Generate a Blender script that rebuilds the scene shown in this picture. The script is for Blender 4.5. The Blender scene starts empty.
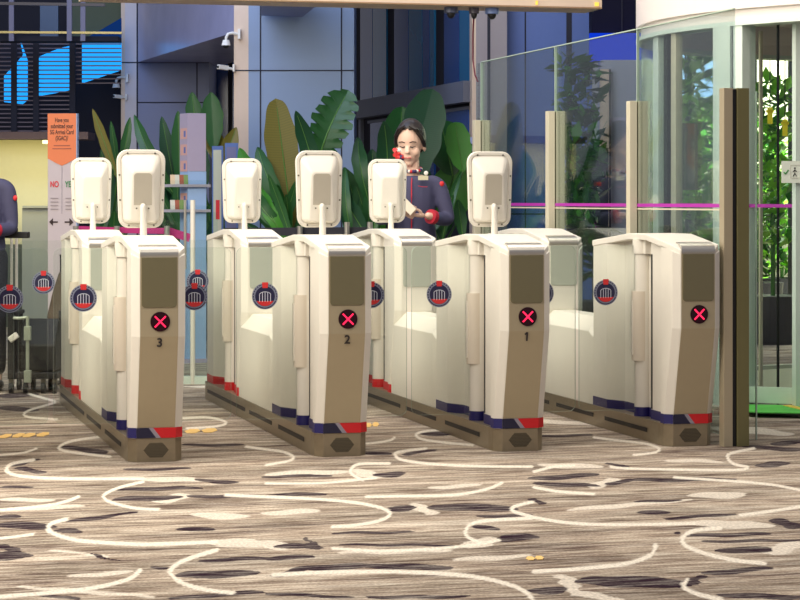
import bpy, bmesh, math, random
import numpy as np
from mathutils import Vector, Matrix
random.seed(7)
PI = math.pi
sc = bpy.context.scene
COL = sc.collection
# ------------------------------------------------------------------ camera
TH = math.radians(14.4); F = 2220.0; CH = 1.2
FW = Vector((math.sin(TH), math.cos(TH), 0)); RT = Vector((math.cos(TH), -math.sin(TH), 0))
cam = bpy.data.cameras.new('camera'); co = bpy.data.objects.new('camera', cam); COL.objects.link(co)
cam.lens = F/800*36; cam.sensor_width = 36; cam.shift_y = -0.125; cam.clip_end = 200
co.location = (0, 0, CH); co.rotation_euler = (PI/2, 0, -TH); sc.camera = co
sc.view_settings.view_transform = 'Standard'; sc.view_settings.look = 'None'
sc.view_settings.gamma = 1; sc.view_settings.use_curve_mapping = False; sc.view_settings.exposure = -0.04
sc.cycles.use_denoising = True
sc.cycles.max_bounces = 8; sc.cycles.transparent_max_bounces = 24
sc.cycles.caustics_reflective = False; sc.cycles.caustics_refractive = False
sc.cycles.sample_clamp_indirect = 4

def at(x, y, d):            # point seen at pixel x, y and d metres in front of the lens
    p = FW*d + RT*((x-400)/F*d); p.z = CH + (200-y)/F*d
    return p
def atX(x, X):              # depth at which pixel column x meets the plane X
    l = (x-400)/F
    return X/(math.sin(TH)+l*math.cos(TH))
# ------------------------------------------------------------------ materials
def lin(c):
    return tuple(((v/255)/12.92 if v/255 <= .04045 else ((v/255+.055)/1.055)**2.4) for v in c) + (1,)
MATS = {}
def mat(name, rgb, rough=.5, metal=0, spec=.5, noise=0, nscale=20, bump=0, coat=0):
    if name in MATS: return MATS[name]
    m = bpy.data.materials.new(name); m.use_nodes = True; nt = m.node_tree; b = nt.nodes['Principled BSDF']
    b.inputs['Base Color'].default_value = lin(rgb); b.inputs['Roughness'].default_value = rough
    b.inputs['Metallic'].default_value = metal; b.inputs['Specular IOR Level'].default_value = spec
    b.inputs['Coat Weight'].default_value = coat
    tc = nt.nodes.new('ShaderNodeTexCoord')
    n = nt.nodes.new('ShaderNodeTexNoise'); n.inputs['Scale'].default_value = nscale; n.inputs['Detail'].default_value = 3
    nt.links.new(tc.outputs['Object'], n.inputs['Vector'])
    mx = nt.nodes.new('ShaderNodeMix'); mx.data_type = 'RGBA'
    k = noise if noise else .03
    mx.inputs['A'].default_value = tuple(v*(1-k) for v in lin(rgb)[:3])+(1,)
    mx.inputs['B'].default_value = tuple(min(1, v*(1+k)) for v in lin(rgb)[:3])+(1,)
    nt.links.new(n.outputs['Fac'], mx.inputs['Factor']); nt.links.new(mx.outputs['Result'], b.inputs['Base Color'])
    if bump:
        bp = nt.nodes.new('ShaderNodeBump'); bp.inputs['Strength'].default_value = bump; bp.inputs['Distance'].default_value = .005
        nt.links.new(n.outputs['Fac'], bp.inputs['Height']); nt.links.new(bp.outputs['Normal'], b.inputs['Normal'])
    MATS[name] = m; return m
def emis(name, rgb, s):
    m = bpy.data.materials.new(name); m.use_nodes = True; nt = m.node_tree; nt.nodes.clear()
    e = nt.nodes.new('ShaderNodeEmission'); e.inputs[0].default_value = lin(rgb); e.inputs[1].default_value = s
    o = nt.nodes.new('ShaderNodeOutputMaterial'); nt.links.new(e.outputs[0], o.inputs[0]); MATS[name] = m; return m
def glassmat(name, tint, refl=1.0, rough=.0):
    m = bpy.data.materials.new(name); m.use_nodes = True; nt = m.node_tree; nt.nodes.clear()
    t = nt.nodes.new('ShaderNodeBsdfTransparent'); t.inputs[0].default_value = tuple(tint)+(1,)
    g = nt.nodes.new('ShaderNodeBsdfGlossy'); g.inputs['Roughness'].default_value = rough
    fr = nt.nodes.new('ShaderNodeFresnel'); fr.inputs['IOR'].default_value = 1.5
    mu = nt.nodes.new('ShaderNodeMath'); mu.operation = 'MULTIPLY'; mu.inputs[1].default_value = refl
    mx = nt.nodes.new('ShaderNodeMixShader'); o = nt.nodes.new('ShaderNodeOutputMaterial')
    nt.links.new(fr.outputs[0], mu.inputs[0]); nt.links.new(mu.outputs[0], mx.inputs[0])
    nt.links.new(t.outputs[0], mx.inputs[1]); nt.links.new(g.outputs[0], mx.inputs[2]); nt.links.new(mx.outputs[0], o.inputs[0])
    MATS[name] = m; return m
WHITE = mat('cream_paint', (224, 219, 208), .42)
ROOFM = mat('cream_lid', (228, 223, 212), .4)
CHAMP = mat('champagne_panel', (170, 157, 130), .38, .25, .5)
SILVER = mat('satin_metal', (205, 200, 190), .28, .85)
STEEL = mat('brushed_steel', (150, 138, 116), .36, .7, noise=.12, nscale=40)
DKPANEL = mat('smoked_panel', (112, 105, 78), .16, .1, .7)
GYPANEL = mat('pale_grey_panel', (176, 180, 168), .2, 0, .6)
BLACK = mat('black_plastic', (16, 15, 18), .5)
NAVY = mat('navy_band', (28, 24, 92), .45)
NAVYD = mat('dark_navy_band', (24, 22, 52), .45)
RED = mat('red_band', (196, 18, 28), .45)
SLASH = mat('grey_slash', (140, 134, 146), .5)
PGREY = mat('scanner_plate', (178, 171, 156), .6)  # on the scanners this grey stands for shade on the tilted plate
SCREW = mat('screw_head', (110, 104, 92), .4, .5)
XRED = emis('cross_light', (255, 40, 80), 2.2)
DISC = mat('light_lens', (40, 4, 16), .12)
GL = glassmat('clear_glass', (.955, .975, .955), .55)
GLT = glassmat('teal_glass', (.92, .975, .96), .42)
GLE = mat('glass_edge', (178, 196, 180), .2)
GLC = glassmat('drum_glass', (.965, .99, .975), .4)
ST_RING = mat('sticker_ring', (120, 126, 150), .5)
ST_NAVY = mat('sticker_navy', (14, 14, 62), .5)
ST_WHITE = mat('sticker_white', (200, 205, 220), .5)
ST_RED = mat('sticker_red', (205, 40, 44), .5)
ALU = mat('champagne_aluminium', (214, 206, 182), .4, .15)
ALUD = mat('bronze_aluminium', (104, 98, 62), .45, .05)
ALUL = mat('pale_bronze_aluminium', (160, 148, 124), .45, .05)
MAGENTA = mat('magenta_film', (170, 40, 160), .5)
DRUMW = mat('drum_white', (236, 226, 220), .4)
DRUMF = mat('mint_white_frame', (214, 226, 216), .35)
# ------------------------------------------------------------------ mesh builder
class MB:
    def __init__(s): s.v = []; s.f = []; s.m = []; s.mats = []
    def mi(s, m):
        if m not in s.mats: s.mats.append(m)
        return s.mats.index(m)
    def add(s, vs, fs, m):
        b = len(s.v); s.v += [tuple(v) for v in vs]; k = s.mi(m)
        for f in fs: s.f.append([b+i for i in f]); s.m.append(k)
        return s
    def box(s, x0, x1, y0, y1, z0, z1, m):
        v = [(x, y, z) for x in (x0, x1) for y in (y0, y1) for z in (z0, z1)]
        return s.add(v, [(0,1,3,2), (4,6,7,5), (0,4,5,1), (2,3,7,6), (0,2,6,4), (1,5,7,3)], m)
    def obox(s, p0, p1, w, h, m, up=Vector((0,0,1))):      # bar from p0 to p1, width w, height h
        p0 = Vector(p0); p1 = Vector(p1); d = (p1-p0).normalized(); a = d.cross(up)
        if a.length < 1e-4: a = d.cross(Vector((0,1,0)))
        a.normalize(); b = a.cross(d).normalized(); v = []
        for p in (p0, p1):
            for i, j in ((-1,-1), (1,-1), (1,1), (-1,1)): v.append(p + a*i*w/2 + b*j*h/2)
        return s.add(v, [(0,1,2,3), (7,6,5,4), (0,4,5,1), (1,5,6,2), (2,6,7,3), (3,7,4,0)], m)
    def loft(s, rings, m, caps=True, closed=True):
        b = len(s.v); n = len(rings[0]); k = s.mi(m)
        for r in rings: s.v += [tuple(p) for p in r]
        for i in range(len(rings)-1):
            for j in range(n if closed else n-1):
                j2 = (j+1) % n
                s.f.append([b+i*n+j, b+i*n+j2, b+(i+1)*n+j2, b+(i+1)*n+j]); s.m.append(k)
        if caps:
            s.f.append([b+j for j in range(n)][::-1]); s.m.append(k)
            s.f.append([b+(len(rings)-1)*n+j for j in range(n)]); s.m.append(k)
        return s
    def prism(s, poly, z0, z1, m): return s.loft([[(x, y, z0) for x, y in poly], [(x, y, z1) for x, y in poly]], m)
    def prismY(s, poly, y0, y1, m): return s.loft([[(x, y1, z) for x, z in poly], [(x, y0, z) for x, z in poly]], m)
    def prismX(s, poly, x0, x1, m): return s.loft([[(x0, y, z) for y, z in poly], [(x1, y, z) for y, z in poly]], m)
    def cyl(s, c, r, z0, z1, m, n=24, r1=None):
        r1 = r if r1 is None else r1
        return s.loft([[(c[0]+rr*math.cos(2*PI*i/n), c[1]+rr*math.sin(2*PI*i/n), z) for i in range(n)] for rr, z in ((r, z0), (r1, z1))], m)
    def cylY(s, x, z, r, y0, y1, m, n=32):
        return s.prismY([(x+r*math.cos(2*PI*i/n), z+r*math.sin(2*PI*i/n)) for i in range(n)], y0, y1, m)
    def tube(s, pts, r, m, n=8, radii=None):
        pts = [Vector(p) for p in pts]; rings = []
        for i, p in enumerate(pts):
            d = (pts[min(i+1, len(pts)-1)]-pts[max(i-1, 0)]).normalized()
            a = d.cross(Vector((0,0,1)))
            if a.length < .05: a = d.cross(Vector((0,1,0)))
            a.normalize(); b = d.cross(a); rr = radii[i] if radii else r
            rings.append([p + a*rr*math.cos(2*PI*k/n) + b*rr*math.sin(2*PI*k/n) for k in range(n)])
        return s.loft(rings, m)
    def ball(s, c, rx, ry, rz, m, n=16, k=10):
        rings = []
        for i in range(k+1):
            a = -PI/2+PI*i/k; q = max(math.cos(a), .02)
            rings.append([(c[0]+rx*q*math.cos(2*PI*j/n), c[1]+ry*q*math.sin(2*PI*j/n), c[2]+rz*math.sin(a)) for j in range(n)])
        return s.loft(rings, m)
    def build(s, name, parent=None, smooth=False, bevel=0, loc=None, label=None):
        me = bpy.data.meshes.new(name); me.from_pydata(s.v, [], s.f)
        for m in s.mats: me.materials.append(m)
        me.polygons.foreach_set('material_index', s.m)
        bm = bmesh.new(); bm.from_mesh(me); bmesh.ops.recalc_face_normals(bm, faces=bm.faces); bm.to_mesh(me); bm.free()
        o = bpy.data.objects.new(name, me); COL.objects.link(o)
        if loc is not None: o.location = loc
        if bevel:
            b = o.modifiers.new('bevel', 'BEVEL'); b.width = bevel; b.segments = 3; b.limit_method = 'ANGLE'; b.angle_limit = math.radians(30)
        if smooth:
            me.polygons.foreach_set('use_smooth', [True]*len(me.polygons))
            me.set_sharp_from_angle(angle=math.radians(38))
        if parent is not None: o.parent = parent
        if label: o['label'] = label
        return o
def tag(o, label, cat, group=None, kind=None):
    o['label'] = label; o['category'] = cat
    if group: o['group'] = group
    if kind: o['kind'] = kind
    return o
def thing(name, loc, label, cat, rz=0, group=None):
    o = bpy.data.objects.new(name, None); COL.objects.link(o); o.location = loc; o.rotation_euler = (0, 0, rz)
    o.empty_display_size = .1
    return tag(o, label, cat, group)
def struct(mb, name, smooth=False, bevel=0):
    o = mb.build(name, smooth=smooth, bevel=bevel); o['kind'] = 'structure'; return o
def copy_tree(o, parent=None):
    c = o.copy(); COL.objects.link(c); c.parent = parent
    for ch in list(o.children): copy_tree(ch, c)
    return c
def rrect(x0, x1, z0, z1, r, n=5, rs=None):
    rs = rs or (r, r, r, r); out = []
    for (cx, cz, a0, q) in ((x0, z0, PI, rs[0]), (x1, z0, 1.5*PI, rs[1]), (x1, z1, 0, rs[2]), (x0, z1, .5*PI, rs[3])):
        px = cx + (q if cx == x0 else -q); pz = cz + (q if cz == z0 else -q)
        if q <= 0: out.append((cx, cz)); continue
        for i in range(n+1):
            a = a0 + .5*PI*i/n; out.append((px+q*math.cos(a), pz+q*math.sin(a)))
    return out
def text(body, size, loc, m, name, parent=None, rot=(PI/2, 0, 0), align='CENTER', extrude=.0008, bold=0):
    cu = bpy.data.curves.new(name, 'FONT'); cu.body = body; cu.size = size; cu.align_x = align; cu.extrude = extrude; cu.offset = bold
    cu.space_line = .95
    o = bpy.data.objects.new(name+'_tmp', cu); COL.objects.link(o)
    bpy.context.view_layer.update()
    me = bpy.data.meshes.new_from_object(o.evaluated_get(bpy.context.evaluated_depsgraph_get()))
    bpy.data.objects.remove(o); me.materials.clear(); me.materials.append(m)
    t = bpy.data.objects.new(name, me); COL.objects.link(t); t.location = loc; t.rotation_euler = rot
    if parent is not None: t.parent = parent
    return t

# ------------------------------------------------------------------ FLOOR (carpet)
def strokes():
    A = (0, 400); B = (266, 400); C = (534, 400)
    L = []   # (channel, width_px, points)
    def add(org, ch, w, *pts): L.append((ch, w*(.82 if ch == 'w' else 1.2 if ch == 'd' else 1.3), [(org[0]+x/3, org[1]+y/3) for x, y in pts]))
    W = 'w'; D = 'd'; G = 'l'
    add(A,W,2.2,(165,8),(130,18),(90,30),(72,42),(90,52),(170,58))
    add(A,W,2.6,(300,110),(220,122),(180,138),(185,150),(240,160),(330,170))
    add(A,W,3.4,(100,180),(40,190),(20,205),(30,220),(80,230),(200,236),(430,236))
    add(A,W,3.0,(430,245),(360,262),(315,282),(315,298),(350,312),(410,325),(475,328))
    add(A,W,4.2,(200,357),(155,370),(145,388),(165,402),(230,420),(350,430),(480,432),(650,425))
    add(A,W,4.4,(650,450),(560,478),(515,505),(515,525),(550,550),(620,570),(700,578))
    add(A,W,3.2,(235,290),(205,302),(150,315),(60,325),(0,330))
    add(A,W,4.4,(420,510),(390,535),(300,560),(180,575),(0,590))
    add(A,W,3.0,(0,415),(60,408),(100,402))
    add(A,W,2.4,(550,55),(620,52),(670,62),(675,72),(640,80),(560,85))
    add(A,W,2.0,(110,145),(70,158),(0,165))
    add(B,W,2.6,(-60,140),(0,148),(50,155),(82,170),(70,182),(30,190),(0,195))
    add(B,W,2.4,(520,90),(470,95),(450,105),(470,118),(540,128),(620,135))
    add(B,W,2.2,(385,112),(375,120),(330,128),(300,130))
    add(B,W,2.8,(480,145),(400,155),(388,165),(410,180),(500,192),(620,198),(798,200))
    add(B,W,3.0,(370,190),(280,192),(255,208),(258,222),(290,240))
    add(B,W,2.4,(0,250),(150,250),(250,242),(330,234))
    add(B,W,3.4,(-120,285),(0,290),(150,297),(270,308),(350,325),(372,342),(340,362),(270,375),(200,380))
    add(B,W,3.0,(300,290),(400,288),(560,285),(660,268),(708,248))
    add(B,W,3.4,(798,355),(680,360),(620,370),(600,390),(605,410),(650,430))
    add(B,W,3.0,(200,445),(350,452),(520,445),(620,435),(700,420))
    add(B,W,4.2,(20,525),(150,518),(300,514),(450,517),(600,527),(700,545),(770,570),(798,595))
    add(B,W,3.4,(800,306),(780,310),(740,322),(745,335),(798,350))
    add(C,W,2.4,(180,112),(240,120),(330,130),(375,145),(360,158),(300,165))
    add(C,W,2.8,(660,145),(590,160),(582,175),(600,192),(640,200))
    add(C,W,2.8,(0,215),(60,200),(120,196))
    add(C,W,3.0,(0,262),(80,275),(180,282))
    add(C,W,3.4,(0,352),(100,368),(250,374),(480,370))
    add(C,W,4.2,(560,385),(480,392),(445,415),(460,440),(520,462),(600,480),(690,490))
    add(C,W,4.2,(365,435),(350,465),(280,490),(150,505),(0,515))
    add(C,W,4.6,(460,540),(448,560),(490,582),(560,598))
    add(C,W,3.2,(798,320),(700,335),(620,345))
    add(C,W,2.6,(420,232),(620,245),(720,255),(798,270))
    add(C,W,2.6,(640,200),(600,210),(300,206),(230,200))
    for org, lst in ((A, [((0,375),(150,378),6),((110,178),(30,198),3),((60,205),(120,215),4),((200,143),(320,157),4),((345,298),(530,292),4),((350,270),(560,262),2.5),
        ((0,470),(70,465),8),((0,440),(40,447),5),((180,392),(240,395),4),((200,365),(400,338),2.5),((560,290),(798,287),2.5),((600,240),(700,248),3),((540,390),(640,385),3),
        ((540,525),(760,520),6),((600,482),(798,474),3),((0,25),(100,30),4),((370,210),(560,205),2),((560,135),(730,135),2),((0,350),(60,352),3),((100,582),(240,598),2),
        ((270,460),(350,482),1.6),((0,262),(90,262),2),((520,595),(780,575),3),((450,500),(500,505),2),((380,268),(600,264),2)]),
      (B, [((340,224),(410,222),4.5),((0,285),(170,282),2.6),((370,326),(440,326),5),((500,320),(740,325),6),((620,380),(700,385),3),((700,416),(798,410),6),((110,437),(160,440),5),
        ((40,437),(120,440),4),((0,475),(130,470),3.5),((230,434),(560,436),1.6),((30,527),(110,508),4),((110,505),(300,498),5),((300,498),(540,503),5),((420,165),(500,150),2.5),
        ((470,103),(560,98),3),((640,350),(798,345),2.4),((0,580),(250,592),2.2),((300,160),(380,160),2.4),((0,230),(200,226),2),((300,592),(600,590),2.5),((200,400),(440,396),1.8),((120,415),(150,438),2)]),
      (C, [((0,235),(180,225),4),((0,250),(190,257),3),((230,250),(290,240),3.5),((290,240),(600,238),3),((230,190),(280,205),3),((680,196),(750,190),5),((320,340),(400,335),3),
        ((400,356),(600,342),2.4),((460,407),(700,402),3),((560,450),(710,450),5),((720,360),(798,380),6),((150,542),(450,550),9),((0,575),(90,567),6),((500,533),(450,558),6),
        ((520,520),(700,505),4),((560,585),(798,592),4),((720,130),(798,125),4),((0,300),(20,310),4),((420,400),(440,396),1.5),((500,425),(798,420),2),((300,306),(430,300),1.8),((0,108),(180,106),1.6),((640,140),(798,150),3)])):
        for p, q, w in lst: add(org, D, w, p, q)
    for org, lst in ((A, [((430,236),(600,240),4),((480,302),(560,288),6),((640,428),(798,432),7),((0,300),(150,300),3),((0,330),(240,318),3),((460,590),(60,560),3),((200,530),(400,515),3),((590,345),(730,350),5),((150,450),(330,470),2)]),
      (B, [((0,222),(230,215),4),((270,215),(330,228),6),((440,318),(500,338),6),((0,340),(160,332),4),((600,438),(690,418),7),((230,458),(560,450),3),((0,430),(60,440),7),((500,262),(640,256),3),((560,480),(798,466),3),((20,60),(100,70),3)]),
      (C, [((30,195),(190,200),4),((170,262),(240,237),5),((480,286),(630,284),5),((480,370),(700,377),6),((700,455),(798,432),8),((85,530),(130,580),8),((130,580),(250,598),5),((200,75),(0,60),3),((400,180),(560,185),2.5),((540,85),(760,100),5),((100,330),(460,300),3)])):
        for p, q, w in lst: add(org, G, w, p, q)
    return L
def make_floor():
    xs = np.arange(-.4, 6.6, .0105); ys = np.arange(5.9, 14.2, .021)
    X, Y = np.meshgrid(xs, ys); Xf = X.ravel(); Yf = Y.ravel()
    d = Xf*math.sin(TH)+Yf*math.cos(TH); l = Xf*math.cos(TH)-Yf*math.sin(TH)
    u = 400+F*l/d; v = 200+F*CH/d
    u = np.where(u < 0, -u, u); u = np.where(u > 800, 1600-u, u); v = np.where(v > 600, 1200-v, v); v = np.where(v < 402, 804-v, v)
    rng = np.random.default_rng(3)
    uw = u+3*np.sin(v*.9+u*.02); vw = v+.5*np.sin(u*.11)
    ch = {'w': np.zeros_like(u), 'd': np.zeros_like(u), 'l': np.zeros_like(u)}
    for c, w, pts in strokes():
        P = np.array(pts, float)
        if c == 'w' and len(P) > 2:      # Catmull-Rom so the arcs are round
            Q = []
            for i in range(len(P)-1):
                p0 = P[max(i-1, 0)]; p1 = P[i]; p2 = P[i+1]; p3 = P[min(i+2, len(P)-1)]
                for t in (0, .25, .5, .75):
                    Q.append(.5*((2*p1)+(-p0+p2)*t+(2*p0-5*p1+4*p2-p3)*t*t+(-p0+3*p1-3*p2+p3)*t**3))
            Q.append(P[-1]); P = np.array(Q)
        N = len(P)-1
        for i in range(N):
            a, b = P[i], P[i+1]
            pad = w+3
            sel = np.where((u > min(a[0], b[0])-pad-4) & (u < max(a[0], b[0])+pad+4) & (v > min(a[1], b[1])-pad) & (v < max(a[1], b[1])+pad))[0]
            if len(sel) == 0: continue
            uu = u[sel] if c == 'w' else uw[sel]; vv = v[sel] if c == 'w' else vw[sel]
            ab = b-a; L2 = (ab**2).sum()
            t = np.clip(((uu-a[0])*ab[0]+(vv-a[1])*ab[1])/L2, 0, 1)
            dx = uu-a[0]-t*ab[0]; dy = vv-a[1]-t*ab[1]
            ww = w/2
            if c != 'w': ww = w/2*(.35+.65*np.sqrt(np.clip(4*t*(1-t)+.05, 0, 1)))
            dist = np.sqrt(dx*dx+dy*dy) if c == 'w' else np.sqrt((dx*.35)**2+dy*dy)
            k = np.clip((ww-dist)/(1.0 if c == 'w' else 1.5)+.5, 0, 1)
            ch[c][sel] = np.maximum(ch[c][sel], k)
    ny, nx = X.shape
    idx = np.arange(nx*ny).reshape(ny, nx)
    faces = np.stack([idx[:-1, :-1], idx[:-1, 1:], idx[1:, 1:], idx[1:, :-1]], -1).reshape(-1, 4)
    verts = np.stack([Xf, Yf, np.zeros_like(Xf)], -1)
    # surrounding carpet
    x0, x1, y0, y1 = xs[0], xs[-1], ys[0], ys[-1]
    ex = [(-14, -2), (x0, -2), (x1, -2), (18, -2), (-14, y0), (x0, y0), (x1, y0), (18, y0), (-14, y1), (x0, y1), (x1, y1), (18, y1), (-14, 34), (x0, 34), (x1, 34), (18, 34)]
    nb = len(verts); verts = np.vstack([verts, [(a, b, 0) for a, b in ex]])
    ef = [(i*4+j, i*4+j+1, i*4+j+5, i*4+j+4) for i in range(3) for j in range(3) if not (i == 1 and j == 1)]
    faces = np.vstack([faces, np.array(ef)+nb])
    me = bpy.data.meshes.new('floor'); me.vertices.add(len(verts)); me.vertices.foreach_set('co', verts.ravel())
    me.loops.add(faces.size); me.loops.foreach_set('vertex_index', faces.ravel().astype(np.int32))
    me.polygons.add(len(faces)); me.polygons.foreach_set('loop_start', np.arange(0, faces.size, 4, dtype=np.int32))
    me.update(calc_edges=True); me.validate()
    at_ = me.color_attributes.new('pattern', 'FLOAT_COLOR', 'POINT')
    col = np.zeros((len(verts), 4), np.float32); n = len(Xf)
    col[:n, 0] = ch['w']; col[:n, 1] = ch['d']; col[:n, 2] = ch['l']; col[:, 3] = 1
    at_.data.foreach_set('color', col.ravel())
    # material
    m = bpy.data.materials.new('swirl_carpet'); m.use_nodes = True; nt = m.node_tree; b = nt.nodes['Principled BSDF']
    N = nt.nodes.new; Lk = nt.links.new
    tc = N('ShaderNodeTexCoord')
    def noise(sx, sy, scale, det, rough=.5):
        mp = N('ShaderNodeMapping'); mp.inputs['Scale'].default_value = (sx, sy, 1); Lk(tc.outputs['Object'], mp.inputs['Vector'])
        n = N('ShaderNodeTexNoise'); n.inputs['Scale'].default_value = scale; n.inputs['Detail'].default_value = det; n.inputs['Roughness'].default_value = rough
        Lk(mp.outputs[0], n.inputs['Vector']); return n
    n1 = noise(1.1, 9, 1.0, 4, .6); n2 = noise(5, 40, 1.0, 4, .6); n3 = noise(60, 60, 1.5, 2)
    def ramp(src, stops):
        r = N('ShaderNodeValToRGB'); r.color_ramp.elements[0].position = stops[0][0]; r.color_ramp.elements[0].color = lin(stops[0][1])
        r.color_ramp.elements[1].position = stops[-1][0]; r.color_ramp.elements[1].color = lin(stops[-1][1])
        for p, c in stops[1:-1]: e = r.color_ramp.elements.new(p); e.color = lin(c)
        Lk(src, r.inputs[0]); return r
    r1 = ramp(n1.outputs['Fac'], [(.36, (74, 59, 60)), (.43, (122, 105, 94)), (.5, (152, 136, 120)), (.56, (180, 165, 148)), (.63, (218, 206, 190))])
    r2 = ramp(n2.outputs['Fac'], [(.34, (92, 76, 72)), (.45, (148, 132, 118)), (.56, (180, 165, 148)), (.68, (212, 200, 184))])
    def mix(fac, a, bb, mode='MIX'):
        x = N('ShaderNodeMix'); x.data_type = 'RGBA'; x.blend_type = mode
        if isinstance(fac, (int, float)): x.inputs['Factor'].default_value = fac
        else: Lk(fac, x.inputs['Factor'])
        for k, vv in (('A', a), ('B', bb)):
            if isinstance(vv, tuple): x.inputs[k].default_value = vv
            else: Lk(vv, x.inputs[k])
        return x.outputs['Result']
    base = mix(.5, r1.outputs[0], r2.outputs[0])
    n4 = noise(.9, 2.6, 1.3, 3, .6)
    mr4 = N('ShaderNodeMapRange'); mr4.inputs['From Min'].default_value = .35; mr4.inputs['From Max'].default_value = .62; mr4.inputs['To Min'].default_value = .62; mr4.inputs['To Max'].default_value = 1.08
    Lk(n4.outputs['Fac'], mr4.inputs['Value']); vs = N('ShaderNodeVectorMath'); vs.operation = 'SCALE'; Lk(base, vs.inputs[0]); Lk(mr4.outputs[0], vs.inputs['Scale']); base = vs.outputs[0]
    va = N('ShaderNodeVertexColor'); va.layer_name = 'pattern'; sp = N('ShaderNodeSeparateColor'); Lk(va.outputs[0], sp.inputs[0])
    def thr(ch, lo, hi, amt=1):
        # break strokes up with streaky noise
        a = N('ShaderNodeMath'); a.operation = 'ADD'; Lk(ch, a.inputs[0]); Lk(n2.outputs['Fac'], a.inputs[1])
        r = N('ShaderNodeMapRange'); r.inputs['From Min'].default_value = lo; r.inputs['From Max'].default_value = hi; r.inputs['To Max'].default_value = amt
        Lk(a.outputs[0], r.inputs['Value']); return r.outputs[0]
    c = mix(thr(sp.outputs[2], .75, 1.3, .8), base, lin((220, 210, 196)))
    c = mix(thr(sp.outputs[1], .72, 1.0, .97), c, lin((44, 30, 42)))
    c = mix(thr(sp.outputs[0], .45, 1.25, .95), c, lin((226, 217, 203)))
    # pile grain
    g = N('ShaderNodeMapRange'); g.inputs['From Min'].default_value = .3; g.inputs['From Max'].default_value = .7; g.inputs['To Min'].default_value = .72; g.inputs['To Max'].default_value = 1.22
    Lk(n3.outputs['Fac'], g.inputs['Value'])
    hs = N('ShaderNodeVectorMath'); hs.operation = 'SCALE'; Lk(c, hs.inputs[0]); Lk(g.outputs[0], hs.inputs['Scale'])
    Lk(hs.outputs[0], b.inputs['Base Color']); b.inputs['Roughness'].default_value = 1; b.inputs['Specular IOR Level'].default_value = 0
    me.materials.append(m)
    o = bpy.data.objects.new('floor', me); COL.objects.link(o); o['kind'] = 'structure'
make_floor()
# yellow footprints on the carpet
YEL = mat('yellow_film', (232, 190, 110), .6)
def floor_sticker(px, py, w, h, lab):
    d = 2220*CH/(py-200); m = MB()
    hw = w/F*d/2; hh = h*d*d/(F*CH)/2
    for sx in (-.5, .5):
        m.prism([(sx*hw*1.02+.5*hw*math.cos(a*PI/3), sx*hh*.25+hh*.8*math.sin(a*PI/3)) for a in range(6)], 0, .002, YEL)
    o = m.build('floor_sticker', loc=at(px, py, d)); o.location.z = .0006; o.rotation_euler.z = -TH
    tag(o, lab, 'floor sticker', 'yellow stickers on the carpet')
floor_sticker(12, 436, 23, 6, 'yellow floor sticker farthest left on the carpet')
floor_sticker(36, 435, 25, 6, 'yellow floor sticker beside the farthest left one')
floor_sticker(201, 431, 32, 6, 'yellow floor sticker on the carpet between lane ends 3 and 2')
floor_sticker(372, 425, 14, 6, 'yellow floor sticker peeping out right of turnstile 2')
floor_sticker(535, 558.5, 18, 5, 'small yellow floor sticker on the open carpet in front of turnstile 1')

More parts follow.
